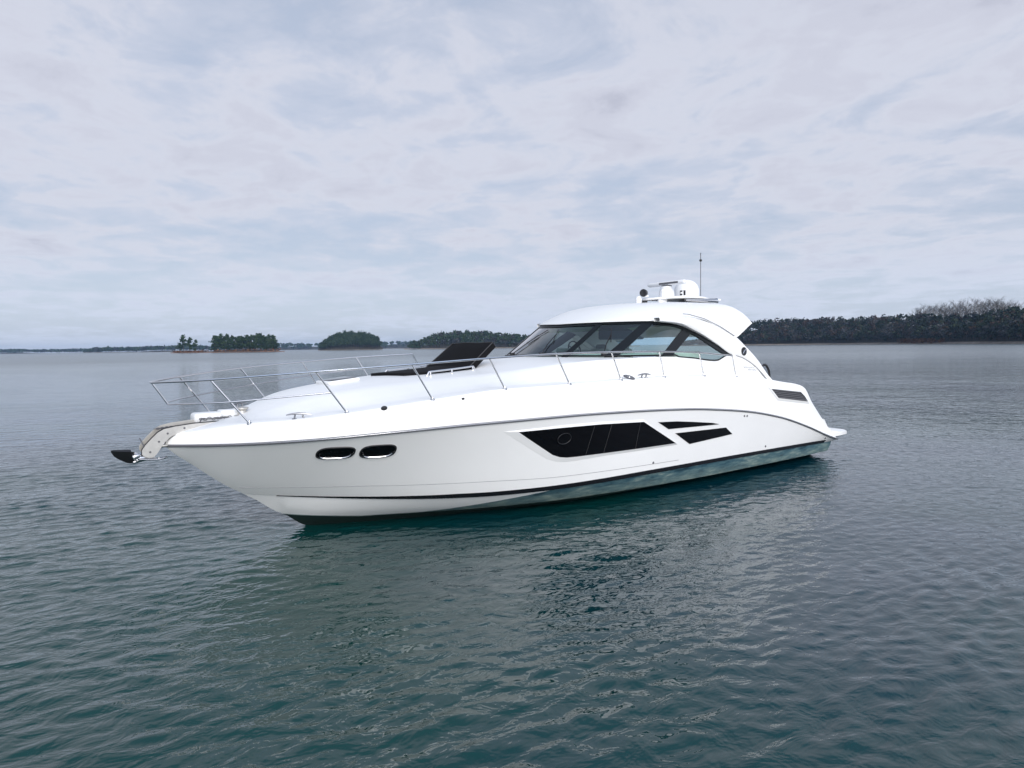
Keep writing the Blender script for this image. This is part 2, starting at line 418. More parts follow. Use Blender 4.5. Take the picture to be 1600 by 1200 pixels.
def build_deck():
    d = MB()
    def outer(x):
        z0, z1 = zs(x) + .012, zd(x); a = []
        for v in (0, .25, .5, .75, .9, .965):
            z = z0 + (z1 - z0) * v; a.append((x, max(0, bulwark_y(x, z) - .004), z))
        y1 = yd(x)
        a.append((x, max(0, y1 - .012), z1 - .004 * min(1, y1 * 5))); a.append((x, max(0, y1 - .045), z1 + .004))
        return a
    def lerp(p, q, t): return tuple(p[i] + (q[i] - p[i]) * t for i in range(3))
    # foredeck, trunk and the sill under the windscreen
    XF = list(np.linspace(7.0, 12.5, 40)) + list(np.linspace(12.5, 15, 36))[1:]
    rows = []
    for x in XF:
        a = outer(x); y1 = yd(x); yt_ = min(ytr(x), max(0, y1 - .10)); fb = min(1, max(0, (9 - x) / 2))
        yi = max(yt_ + .02, y1 - .33 + .07 * fb) if y1 > .4 else y1 * .75
        yi = min(yi, max(0, y1 - .05)); zc_ = max(zcen(x), zd(x) + .005); zt_ = zd(x) + (zc_ - zd(x)) * (.80 + .10 * fb)
        p0 = (x, yi, zd(x) + .006); p1 = (x, yt_, zt_); a.append(p0)
        for v in (.15, .4, .7, .92): a.append((x, yi + (yt_ - yi) * v ** (1 - .4 * fb), p0[2] + (p1[2] - p0[2]) * (v * fb + (1 - fb) * v * v * (3 - 2 * v))))
        a.append(p1)
        for v in (.15, .35, .65, 1): a.append((x, yt_ * (1 - v), zt_ + (zc_ - zt_) * (1 - (1 - v) ** 2)))
        rows.append(a)
    d.grid(rows)
    # cabin sides with an inner liner down to the cockpit sole
    XM = list(np.linspace(2.7, 7.0, 45)); rows = []
    for x in XM:
        a = outer(x); yi = max(cabin_y(x) + .06, yd(x) - .26); yi = min(yi, yd(x) - .06); zg = max(zgb(x), zd(x) + .01)
        a.append((x, yi, zd(x) + .006)); yy = min(cabin_y(x), yi - .02)
        for v in (.15, .4, .7, .92, 1):
            a.append((x, yi + (yy - yi) * (v ** .6), zd(x) + .006 + (zg - zd(x) - .006) * v))
        a += [(x, yy - .03, zg + .004), (x, yy - .10, zg - .02), (x, yy - .14, 1.55), (x, 0, 1.55)]
        rows.append(a)
    d.grid(rows)
    # cockpit coaming and sloping transom
    XA = list(np.linspace(.03, 1.2, 14)) + list(np.linspace(1.2, 1.7, 9))[1:] + list(np.linspace(1.7, 2.7, 8))[1:]; rows = []
    for x in XA:
        a = outer(x); y1 = yd(x)
        for v in (.06, .12, .2, .4, .7, 1): a.append((x, (y1 - .045) * (1 - v), zd(x) + .006 - .05 * min(1, v / .2) ** 2))
        rows.append(a)
    d.grid(rows)
    for x in (2.7, 7.0):                                   # bulkheads of the cockpit well
        d.add([(x, 0, 1.55), (x, 1.93, 1.55), (x, 1.95, 2.0), (x, 2.0, zgb(x) if x > 5 else 2.0), (x, 1.0, 2.66 if x > 5 else 1.97), (x, 0, 2.68 if x > 5 else 1.97)], [(0, 1, 2, 3, 4, 5)])
    d.mirror(); d.build('deck', gel2, ROOT, angle=28, weld=True)
build_deck()

# swim platform
def build_platform():
    m = MB(); out = [(.20, 2.27), (-.30, 2.27), (-.72, 2.22), (-.92, 2.06), (-1.0, 1.5), (-1.03, 0)]
    def ring(z, ins, dx): return [(x + (ins if x < 0 else 0) + dx, max(0, y - ins), z) for x, y in out]
    lo = [(x + .20 if x < 0 else x, max(0, y - .10), .47 - (.0 if x < .1 else .02)) for x, y in out]
    rows = [[(q[0], 0, q[2]) for q in lo], lo, ring(.53, 0, 0), ring(.605, 0, 0), ring(.622, .03, 0), [(x, 0, .626) for x, y in out]]
    m.grid(rows); m.mirror(); p = m.build('swim_platform', gel2, ROOT, angle=40, weld=True)
    # flared wing that carries the coaming down onto the platform
    w_ = MB(); P = [(.42, 2.22, 1.0), (.28, 2.24, .80), (.05, 2.25, .68), (-.32, 2.24, .61), (-.62, 2.1, .60), (-.2, 2.2, .57), (.2, 2.26, .56), (.45, 2.26, .60)]
    w_.prism(P, (0, -.14, 0)); w_.build('platform_wing', gel2, ROOT, angle=50)
    w2 = MB(); w2.prism([(x, -y, z) for x, y, z in P], (0, .14, 0)); w2.build('platform_wing', gel2, ROOT, angle=50)
build_platform()

# panels laid on the hull skin
def panel(poly, surf, off0, off1, step=.12, mb=None, mi=0):
    """poly in (x, z); surf(x, z) -> y; a thin slab between offsets off0 and off1 outside the port skin."""
    P = [Vector(p) for p in poly]; B = []
    for i, p in enumerate(P):
        q = P[(i + 1) % len(P)]; n = max(1, int((q - p).length / step))
        B += [p.lerp(q, k / n) for k in range(n)]
    nb = len(B); xs_ = [p.x for p in B]; zz = [p.y for p in B]; inner = []
    def inside(x, z):
        c = False; j = nb - 1
        for i in range(nb):
            if (B[i].y > z) != (B[j].y > z) and x < (B[j].x - B[i].x) * (z - B[i].y) / (B[j].y - B[i].y) + B[i].x: c = not c
            j = i
        return c
    x = min(xs_) + step / 2
    while x < max(xs_):
        z = min(zz) + step / 2
        while z < max(zz):
            if inside(x, z) and min((Vector((x, z)) - b).length for b in B) > step * .35: inner.append(Vector((x, z)))
            z += step
        x += step
    vv, ee, ff, *_ = delaunay_2d_cdt(B + inner, [], [list(range(nb))], 1, 1e-5)
    mb = mb or MB()
    vs = [(v.x, surf(v.x, v.y) + off1, v.y) for v in vv]; mb.add(vs, [tuple(f) for f in ff], mi)
    mb.grid([[(b.x, surf(b.x, b.y) + off1, b.y) for b in B], [(b.x, surf(b.x, b.y) + off0, b.y) for b in B]], mi, True)
    return mb
def ringpanel(outer, inner, surf, off_o, off_i, mb=None, sub=6):
    mb = mb or MB()
    def res(p):
        P = [Vector(q) for q in p]; B = []
        for i, q in enumerate(P):
            r = P[(i + 1) % len(P)]; B += [q.lerp(r, k / sub) for k in range(sub)]
        return B
    O, I = res(outer), res(inner)
    mb.grid([[(b.x, surf(b.x, b.y) + off_o, b.y) for b in O], [(b.x, surf(b.x, b.y) + off_i, b.y) for b in I]], 0, True)
    return mb

def build_hull_windows():
    def win(poly, frame_pts, name='hull_window', label=None):
        o = panel(poly, hull_y, -.02, .010, .10).build(name, black, ROOT, angle=50)
        if label: o['label'] = label
        return o
    main = [(10.27, 1.53), (9.33, 1.53), (8.44, 1.52), (7.37, 1.48), (6.37, .98), (7.36, .975), (8.18, .975), (8.92, .975), (9.14, .98), (9.30, 1.005), (9.46, 1.06)]
    ur = [(6.95, 1.44), (6.4, 1.415), (5.94, 1.37), (5.29, 1.30), (5.03, 1.25), (5.4, 1.255), (6.63, 1.28)]
    lr = [(6.41, 1.18), (4.79, 1.16), (4.53, 1.0), (5.93, .92)]
    m = win(main, None, label='long wedge-shaped black hull window')
    win(ur, None, label='slim upper black hull window'); win(lr, None, label='lower short black hull window')
    # moulded recess: a pale bevelled lip round the group
    lip_o = [(10.55, 1.555), (9.33, 1.575), (8.44, 1.565), (7.37, 1.525), (6.3, .945), (7.36, .93), (8.18, .925), (8.92, .90), (9.14, .90), (9.36, .93), (9.56, 1.0)]
    o = ringpanel(lip_o, main, hull_y, .002, .022); o.grid([]) if False else None
    ringpanel(main, main, hull_y, .022, .006, o)
    o.build('window_frame', gel, m, angle=30)
    def lipped(poly, ins):
        c = sum((Vector(p) for p in poly), Vector((0, 0))) / len(poly)
        return [tuple(Vector(p) + (Vector(p) - c).normalized() * ins) for p in poly]
    # round opening portlight ring in the main window and the thin joints between its panes
    ring = MB(); cx, cz = 9.27, 1.33
    pts = [(cx + .15 * math.cos(a), hull_y(cx, cz) + .014 + .03 * math.sin(a), cz + .095 * math.sin(a)) for a in np.linspace(0, 2 * math.pi, 29)]
    ring.tube(pts, .008, 6); ring.build('opening_ring', darkp, m)
    for x0, x1 in ((8.62, 8.72), (8.2, 8.3), (7.45, 7.5)):
        j = MB(); j.tube([(x0, hull_y(x0, 1.5) + .012, 1.5), (x1, hull_y(x1, .99) + .012, .985)], .005, 5); j.build('pane_joint', darkp, m)
    for cx, cz, wd_, ht in ((13.035, 1.385, .235, .088), (12.475, 1.38, .235, .096)):
        def se(a, k=1.0): return (cx + wd_ * k * math.copysign(abs(math.cos(a)) ** .55, math.cos(a)), cz + ht * k * math.copysign(abs(math.sin(a)) ** .75, math.sin(a)))
        A = np.linspace(0, 2 * math.pi, 40, endpoint=False)
        p = panel([se(a) for a in A], hull_y, -.01, .006, .06).build('portlight', black, ROOT, angle=50)
        r = MB(); path = [(se(a, 1.02)[0], hull_y(*se(a, 1.02)) + .006, se(a, 1.02)[1]) for a in list(A) + [0.0]]
        r.tube(path, .013, 6); r.build('portlight_rim', darkp, p)
        r = MB(); path = [(se(a, .86)[0], hull_y(*se(a, .86)) + .012, se(a, .86)[1] - .012) for a in np.linspace(math.pi * 1.06, math.pi * 1.94, 16)]
        r.tube(path, .009, 6, flat=.8); r.build('drip_sill', steel, p)
    # louvred engine air intake in the quarter
    vent = [(3.04, 1.885), (2.80, 1.665), (1.41, 1.50), (1.52, 1.62), (1.70, 1.745)]
    v = panel(vent, bulwark_y, -.03, .004, .15).build('engine_vent', darkp, ROOT, angle=50)
    lv = MB()
    for k in range(5):
        t = (k + .5) / 5; a = Vector(vent[0]).lerp(Vector(vent[1]), t); b = Vector(vent[4]).lerp(Vector((1.43, 1.51)), t)
        a = a.lerp(b, .03); b = b.lerp(a, .03)
        lv.tube([(q.x, bulwark_y(q.x, q.y) + .016, q.y) for q in [a.lerp(b, s_ / 8) for s_ in range(9)]], .013, 6, flat=.7)
    lv.build('louvre', rubber, v)
    lip = ringpanel([(3.14, 1.93), (2.80, 1.615), (1.31, 1.44), (1.44, 1.62), (1.64, 1.79)], vent, bulwark_y, .002, .03)
    ringpanel(vent, vent, bulwark_y, .03, .0, lip); lip.build('vent_surround', gel2, v, angle=30)
    # through-hull outlets
    for x, z in ((6.94, .65), (3.18, .60), (4.17, 1.36), (4.07, 1.355), (.55, .545)):
        o = MB(); y = hull_y(x, z); M = Matrix.Rotation(-math.pi / 2, 3, 'X')
        o.lathe((x, y - .01, z), [(.0, .022), (.012, .022), (.022, .018), (.026, .0)], 12, M=M); o.build('through_hull_outlet', rubber, ROOT)
build_hull_windows()

# ------------------------------------------------------------------ windscreen, side glass, hardtop
BXA, BA, BW = 5.85, 2.35, 1.98
TXA, TA, TW = 5.10, 2.10, 1.80
ztop_side = pchip([(3.6, 2.62), (3.91, 2.67), (4.44, 2.92), (5.06, 3.18), (5.66, 3.34), (6.25, 3.385), (6.82, 3.40), (7.5, 3.38)])
def glass_curves():
    """matching points along the base and the top of the glass, from dead ahead round to the after point on the port side"""
    out = []
    for a in np.linspace(math.pi / 2, 0, 26):                       # rounded front
        s, c = math.sin(a), math.cos(a); c = c ** .92
        out.append(((BXA + BA * s, BW * c, 2.72 - .03 * c), (TXA + TA * s, TW * c, 3.36 + .03 * c)))
    n = 16
    bx = np.linspace(BXA, 3.95, n + 1)[1:]; tx = np.linspace(TXA, 3.86, n + 1)[1:]
    for k in range(n):
        f = (k + 1) / n
        out.append(((bx[k], BW + .02 * f, zgb(bx[k]) + .004), (tx[k], TW + .17 * f, ztop_side(tx[k]) if f < 1 else 2.66)))
    # the top of the glass follows the arch of the roof everywhere
    return [(b, (t[0], t[1], min(t[2], ztop_side(t[0]) if t[0] < 6.6 else t[2]))) for b, t in out]
GC = glass_curves()
def gpt(i, v, off=0.0):
    i = max(0, min(len(GC) - 1.001, i)); k = int(i); f = i - k
    b = Vector(GC[k][0]).lerp(Vector(GC[k + 1][0]), f); t = Vector(GC[k][1]).lerp(Vector(GC[k + 1][1]), f)
    p = b.lerp(t, v)
    if off:
        tn = (Vector(GC[min(k + 1, len(GC) - 1)][0]) - Vector(GC[k][0])).normalized(); n = tn.cross(t - b).normalized()
        if n.y < -.2 or (n.x < 0 and abs(n.y) < .2): n = -n
        p = p + n * off
    return p
def build_glass():
    def band(i0, i1, n):
        m = MB(); m.grid([[gpt(i0 + (i1 - i0) * k / n, v) for v in np.linspace(0.0, 1.0, 7)] for k in range(n + 1)]); return m
    # front glass in one sheet to both sides, then the side windows
    m = band(0, 8.0, 14); m2 = MB(); m2.v = m.v; m2.f = m.f; m2.mi = m.mi; m2.mirror()
    wsn = m2.build('windscreen', glass, ROOT, weld=True)
    for side in (1, -1):
        for a, b, nm in ((8.0, 15.5, 'corner_window'), (15.5, 24.0, 'side_window'), (24.0, 41, 'quarter_window')):
            q = band(a, b, 16); q.v = [(x, y * side, z) for x, y, z in q.v]; q.build(nm, glass, ROOT)
    # frame posts
    for side in (1, -1):
        for i, i0, w_ in ((8.3, 7.4, .42), (16.6, 14.4, .95), (24.3, 23.4, 1.05)):
            p = MB(); rows = []
            for v in np.linspace(-.01, 1.0, 10):
                row = []
                for di, off in ((-w_, .012), (w_, .012), (w_, -.03), (-w_, -.03)):
                    k = gpt(i0 + (i - i0) * v + di, v, off); row.append((k.x, k.y * side, k.z))
                rows.append(row)
            p.grid(rows, close=True); p.build('window_post', mullm, ROOT, angle=30)
        # black band under the roof edge and thin seal at the sill
        p = MB(); rows = []
        for i in np.linspace(0, 40.99, 90):
            wv = .115 if i < 8 else .085 if i < 22 else .085 + .05 * min(1, (i - 22) / 10)
            H_ = max(.08, (Vector(GC[int(i)][1]) - Vector(GC[int(i)][0])).length); dv = min(.95, wv / H_)
            a, b = gpt(i, 1.0, .014), gpt(i, 1 - dv, .014); c = gpt(i, 1 - dv, -.02)
            rows.append([(q.x, q.y * side, q.z) for q in (a, b, c)])
        p.grid(rows); p.build('window_band', mullm, ROOT)
        p = MB(); p.tube([(q.x, q.y * side, q.z) for q in [gpt(i, .0, .01) for i in np.linspace(0, 40.99, 80)]], .016, 6); p.build('window_seal', mullm, ROOT)
    tb = MB(); tb.grid([[gpt(i, v, -.012) for v in (.74, .86, .97)] for i in np.linspace(0, 15.5, 24)]); tb.mirror(); tb.build('shade_strip', shade_glass, ROOT, weld=True)
    # wipers parked on the screen
    for i, s in ((3.2, 1), (3.2, -1), (13, 1)):
        m = MB(); pts = [gpt(i + .2, .02, .03), gpt(i - .6, .30, .035), gpt(i - 1.2, .62, .03)]
        m.tube([(p.x, p.y * s, p.z) for p in pts], .011, 6)
        b = [gpt(i - .2, .38, .022), gpt(i - 2.0, .80, .022)]
        m.tube([(p.x, p.y * s, p.z) for p in b], .009, 5)
        k = gpt(i + .2, .02, .035); m.box((k.x, k.y * s, k.z), (.10, .08, .05), bev=.015); m.build('wiper', darkp, ROOT)
build_glass()

zhard = pchip([(2.2, 3.80), (2.6, 3.87), (3.2, 3.915), (4, 3.91), (5, 3.875), (5.6, 3.84), (6.2, 3.78), (7.1, 3.62)])
def yP(z): return 2.06 - .16 * (z - 2.1) / 1.3
def build_hardtop():
    O = []                                                            # outline of the roof edge from the front centre aft
    for a in np.linspace(math.pi / 2, .12, 22):
        s, c = math.sin(a), math.cos(a); c = c ** .92
        O.append((TXA + (TA + .06) * s, (TW + .05) * c, 3.375 + .035 * c))
    zside = pchip([(2.9, 3.30), (3.08, 3.37), (3.4, 3.335), (3.62, 3.20), (3.9, 3.22), (4.27, 3.33), (4.8, 3.44), (5.32, 3.46), (5.5, 3.42)])
    for x in np.linspace(5.25, 3.08, 30): O.append((x, TW + .06 + .05 * (5.25 - x) / 2.2, 3.41))
    O2 = []
    for x, y, z in O: O2.append((x, y, z))
    O = O2
    O += [(2.98, 1.86, 3.37), (2.88, 1.72, 3.385), (2.74, 1.4, 3.41), (2.55, .9, 3.44), (2.45, .45, 3.455), (2.42, 0, 3.46)]
    zfix = pchip([(3.05, 3.38), (3.2, 3.30), (3.45, 3.15), (3.66, 3.055), (3.8, 3.075), (4.27, 3.275), (4.8, 3.43), (5.1, 3.45), (5.4, 3.43)])
    O = [(x, y, zfix(x)) if (y > 1.8 and x < 5.6 and x > 3.05) else (x, y, z) for x, y, z in O]
    def sect(p):
        x, y, z = p; sx = min(max(x, 3.1), 5.3); row = []
        row.append((x - (.12 if x > 6.5 else 0), max(0, y - .10), z - .03)) # underside return
        row.append((x, y, z - .012))
        for r in (0, .03, .07, .12, .18, .26, .36, .5, .66, .83, 1.0):
            px_ = x + (sx - x) * r; py = y * (1 - r); zt_ = zhard(px_)
            edge = 1 - (1 - r) ** 5.0
            row.append((px_, py, z + (zt_ - z) * edge - .05 * (1 - r) * (1 if r > .2 else r / .2) + .05 * (0)))
        return row
    m = MB(); m.grid([sect(p) for p in O]); m.mirror(); h = m.build('hardtop', gel2, ROOT, angle=50, weld=True)
    # white ceiling lining
    u = MB(); u.grid([[(x - (.12 if x > 6.5 else 0), max(0, y - .10), z - .03), (x + (min(max(x, 3.3), 5.0) - x) * .5, y * .45, z + .02), (min(max(x, 3.3), 5.0), 0, z + .03)] for x, y, z in O]); u.mirror()
    u.build('headliner', liner, h, weld=True)
    # swept arch that carries the roof down to the coaming on each side
    inner = [(6.25, 3.375), (5.66, 3.335), (5.06, 3.175), (4.44, 2.915), (3.91, 2.66), (3.72, 2.62), (3.56, 2.585), (3.32, 2.49), (3.1, 2.375), (2.88, 2.22), (2.68, 2.06)]
    outer = [(6.25, 3.45), (5.66, 3.47), (5.1, 3.44), (4.6, 3.36), (4.15, 3.24), (3.85, 3.12), (3.67, 3.04), (3.39, 2.855), (3.17, 2.70), (2.95, 2.525), (2.63, 2.185), (2.44, 2.03)]
    def cv(p, n):
        P = [Vector(q) for q in p]; L = [0]
        for a, b in zip(P, P[1:]): L.append(L[-1] + (b - a).length)
        fx = pchip([(l, q.x) for l, q in zip(L, P)]); fz = pchip([(l, q.y) for l, q in zip(L, P)])
        return [(fx(L[-1] * k / n), fz(L[-1] * k / n)) for k in range(n + 1)]
    ci, co = cv(inner, 40), cv(outer, 40)
    for s in (1, -1):
        a = MB(); rows = []
        for (ix, iz), (ox, oz) in zip(ci, co):
            mx_, mz_ = (ix + ox) / 2, (iz + oz) / 2
            q = [(ix, yP(iz) - .14, iz), (ix, yP(iz) - .012, iz), (ix * .9 + ox * .1, yP(iz) + .008, iz * .9 + oz * .1), (mx_, yP(mz_) + .02, mz_), (ox * .9 + ix * .1, yP(oz) + .008, oz * .9 + iz * .1), (ox, yP(oz) - .016, oz), (ox, yP(oz) - .14, oz)]
            rows.append([(x, y * s, z) for x, y, z in q])
        a.grid(rows, close=True); a.build('roof_arch', gel2, ROOT, angle=45)
        sm = MB(); sm.tube([(x, (yP(z) + .012) * s, z) for x, z in ((5.5, 3.535), (5.32, 3.53), (4.8, 3.445), (4.27, 3.28), (3.79, 3.08))], .010, 5); sm.build('roof_seam', crease, h)
        sm = MB(); sm.tube([(x, (yP(z) + .012) * s, z) for x, z in ((3.82, 2.645), (3.56, 2.585), (3.32, 2.49), (3.1, 2.375), (2.88, 2.22), (2.70, 2.075))], .012, 5); sm.build('arch_seam', crease, ROOT)
    # round dark emblem with a pale slash on the port arch
    M = Matrix.Rotation(-math.pi / 2, 3, 'X'); e = MB(); c = (3.51, yP(2.73) + .022, 2.73)
    e.lathe(c, [(0, .012), (.092, .012), (.098, 0)], 26, M=M); em = e.build('round_emblem', darkp, ROOT)
    e = MB()
    e.tube([(c[0] - .055, c[1] + .014, c[2] + .05), (c[0] + .0, c[1] + .014, c[2] + .005), (c[0] + .05, c[1] + .014, c[2] - .05)], .011, 5, flat=.5)
    e.tube([(c[0] + .05, c[1] + .014, c[2] + .012), (c[0] + .0, c[1] + .014, c[2] - .0), (c[0] - .05, c[1] + .014, c[2] - .035)], .007, 5, flat=.5)
    e.build('emblem_slash', steel, em)
    # small two-line script badge on the cabin side (too small to read in the photograph)
    e = MB(); yb = 2.13; x = 3.62; k = 0
    for z0, x0, x1 in ((2.385, 3.62, 3.2), (2.325, 3.46, 3.14)):
        P = []; n = 26
        for i in range(n + 1): t = i / n; P.append((x0 + (x1 - x0) * t, cabin_y(x0 + (x1 - x0) * t) + .048, z0 - .02 * t + .022 * math.sin(t * 34) * (.6 + .4 * math.sin(t * 9))))
        e.tube(P, .0045, 4)
    e.build('script_badge', crease, ROOT)
build_hardtop()

# ------------------------------------------------------------------ things on the hardtop
def build_mast():
    m = MB()                                                          # raised radar platform
    def plate(z, k): return [(3.45 + 1.12 * k * math.cos(a), .66 * k * math.sin(a), z - .05 * math.cos(a) ** 2) for a in np.linspace(0, 2 * math.pi, 36, endpoint=False)]
    m.grid([[(3.45, 0, 4.00)] * 36, plate(4.0, .9), plate(4.01, 1), plate(4.045, 1.0), plate(4.06, .94), [(3.45, 0, 4.075)] * 36], close=True)
    ms = m.build('radar_platform', white, ROOT, weld=True)
    for x, y in ((4.25, .3), (4.25, -.3), (2.75, .3), (2.75, -.3)):
        l = MB(); l.box((x, y, 3.94), (.26, .07, .16), bev=.015); l.build('platform_leg', white, ms)
    r = MB(); r.lathe((3.74, 0, 4.06), [(.19, 0), (.185, .12), (.15, .2), (.145, .25), (.0, .26)], 20); r.build('radar_pedestal', white, ROOT)
    d = Vector(R0) * .62 - Vector(F0) * .95; d.normalize(); ang = math.atan2(d.y, d.x); c = Vector((3.74, 0, 4.385))
    r = MB(); r.box(c, (1.24, .13, .105), rz=ang, bev=.05); ra = r.build('radar_scanner', white, ROOT)
    r = MB(); r.box(c - Vector((0, 0, .075)), (.22, .16, .06), rz=ang, bev=.02); r.build('scanner_base', rubber, ra)
    r = MB(); nrm = Vector((-d.y, d.x, 0)); nrm = nrm if nrm.dot(Vector(CAM) - c) > 0 else -nrm
    r.box(c + nrm * .064 + d * .12, (.62, .008, .045), rz=ang); r.build('scanner_stripe', rubber, ra)
    # satellite dome
    D = (2.98, 0, 4.04); R = .31
    prof = [(R * .93, -.02), (R, .02), (R, .17)] + [(R * math.cos(a), .17 + R * .98 * math.sin(a)) for a in np.linspace(.08, math.pi / 2, 14)]
    m = MB(); m.lathe(D, prof, 32); dm = m.build('satellite_dome', white, ROOT)
    v = Vector(CAM) - Vector(D); v.z = 0; v.normalize(); v = Matrix.Rotation(RAD(-17), 3, 'Z') @ v; t = Vector((-v.y, v.x, 0))
    m = MB(); cc = Vector(D) + v * (R + .002) + Vector((0, 0, .13))
    m.add([cc + t * a + Vector((0, 0, b)) - v * abs(a) * .25 for a, b in ((-.07, -.06), (.07, -.06), (.07, .06), (-.07, .06))], [(0, 1, 2, 3)])
    m.v = [(Vector(q) + v * .014) for q in m.v]; m.v = [tuple(q) for q in m.v]; m.build('dome_label', darkp, dm)
    m = MB(); m.add([cc + t * a + Vector((0, 0, b)) + v * .006 for a, b in ((-.05, -.02), (.015, -.02), (.015, .02), (-.05, .02))], [(0, 1, 2, 3)]); m.v = [tuple(Vector(q) + v * .014) for q in m.v]
    m.build('dome_mark', white, dm)
    # whip aerial with a small vane at its head
    m = MB(); m.tube([(2.39, -.02, 4.02), (2.39, -.02, 5.22)], .009, 6); an = m.build('mast_aerial', rubber, ROOT)
    m = MB(); m.lathe((2.39, -.02, 5.03), [(0, -.035), (.035, -.02), (.035, .02), (0, .035)], 10); m.build('aerial_sensor', darkp, an)
    m = MB(); m.tube([(2.47, .05, 5.20), (2.31, -.09, 5.20)], .009, 5); m.build('aerial_vane', darkp, an)
    # searchlight
    m = MB(); M = Matrix.Rotation(math.pi / 2, 3, 'Y'); M = Matrix.Rotation(RAD(25), 3, 'Z') @ M
    m.lathe((4.66, .10, 4.115), [(0, -.09), (.06, -.08), (.085, -.02), (.09, .07), (.075, .085), (.0, .075)], 16, M=M); sp = m.build('searchlight', darkp, ROOT)
    m = MB(); m.box((4.62, .10, 4.045), (.12, .12, .05), bev=.015); m.build('searchlight_base', white, sp)
    m = MB(); m.lathe((4.80, .05, 3.93), [(.07, -.06), (.075, .05), (.05, .10), (0, .115)], 14); m.build('steaming_light', white, ROOT)
    # polished horn trumpet lying on the roof, and small aerial pods
    m = MB(); a, b = Vector((3.72, .55, 3.965)), Vector((2.62, .62, 3.955))
    m.tube([a.lerp(b, t) for t in (0, .3, .7, .95, 1)], .05, 12, rs=[.035, .045, .052, .065, .075]); m.build('horn', steel, ROOT)
    for x, y, z, r in ((2.12, .0, 3.93, .055), (2.2, .35, 3.90, .09), (4.25, .3, 4.06, .035)):
        m = MB(); m.tube([(x, y, z - .1), (x, y, z + .1)], .012, 6); m.lathe((x, y, z + .1), [(0, -.02), (r, -.01), (r * .9, .03), (0, .05)], 14); m.build('gps_pod', white, ROOT)
build_mast()

# ------------------------------------------------------------------ bow rail and deck fittings
def spline(P, n=8):
    P = [Vector(p) for p in P]; out = []
    for i in range(len(P) - 1):
        a, b, c, d = P[max(i - 1, 0)], P[i], P[i + 1], P[min(i + 2, len(P) - 1)]
        for k in range(n):
            t = k / n; out.append(.5 * ((2 * b) + (c - a) * t + (2 * a - 5 * b + 4 * c - d) * t * t + (3 * b - a - 3 * c + d) * t ** 3))
    return out + [P[-1]]
STB = [(14.08, 1.05, 0), (12.91, 1.71, 0), (11.73, 2.19, 0), (10.5, 2.40, 0), (9.15, 2.40, 0), (7.89, 2.40, 0), (6.69, 2.40, 0), (5.45, 2.38, 0), (4.31, 2.36, 0)]
STT = [(14.57, .90, 2.50), (13.37, 1.72, 2.59), (12.06, 2.14, 2.665), (10.81, 2.37, 2.73), (9.45, 2.40, 2.775), (8.12, 2.39, 2.785), (6.82, 2.385, 2.775), (5.59, 2.37, 2.735), (4.46, 2.36, 2.65)]
def build_rails():
    r = MB()
    port = [(15.15, .10, 2.46)] + STT; star = [(x, -y, z) for x, y, z in port[:6]]
    r.tube(spline(port), .0155, 8); r.tube(spline(star), .0155, 8)
    r.tube([(15.15, -.10, 2.46), (15.16, 0, 2.46), (15.15, .10, 2.46)], .0155, 8)
    rail = r.build('bow_rail', steel, ROOT)
    mids = [(14.94, .07, 2.13), (14.80, .42, 2.15)] + [tuple((Vector(STT[k]) * .5 + Vector((STB[k][0], STB[k][1], zd(STB[k][0]))) * .5)) for k in range(4)]
    m = MB(); m.tube(spline(mids[:4]), .0115, 7); m.tube(spline([(x, -y, z) for x, y, z in mids]), .0115, 7)
    m.tube([(14.94, -.07, 2.13), (14.945, 0, 2.13), (14.94, .07, 2.13)], .0115, 7); m.build('mid_rail', steel, rail)
    m = MB(); m.tube([(15.15, 0.0, 2.46), (14.94, 0.0, 2.13)], .0135, 7); m.build('pulpit_stay', steel, rail)
    for s in (1, -1):
        for k in range(9 if s > 0 else 5):
            x, y, _ = STB[k]; y = min(y, yd(x) - .035); z = zd(x)
            m = MB(); m.tube([(x, y * s, z), (STT[k][0], STT[k][1] * s, STT[k][2])], .0135, 7)
            m.lathe((x, y * s, z), [(.04, -.02), (.04, .008), (.022, .016), (.018, .035)], 12); m.build('stanchion', steel, rail)
build_rails()

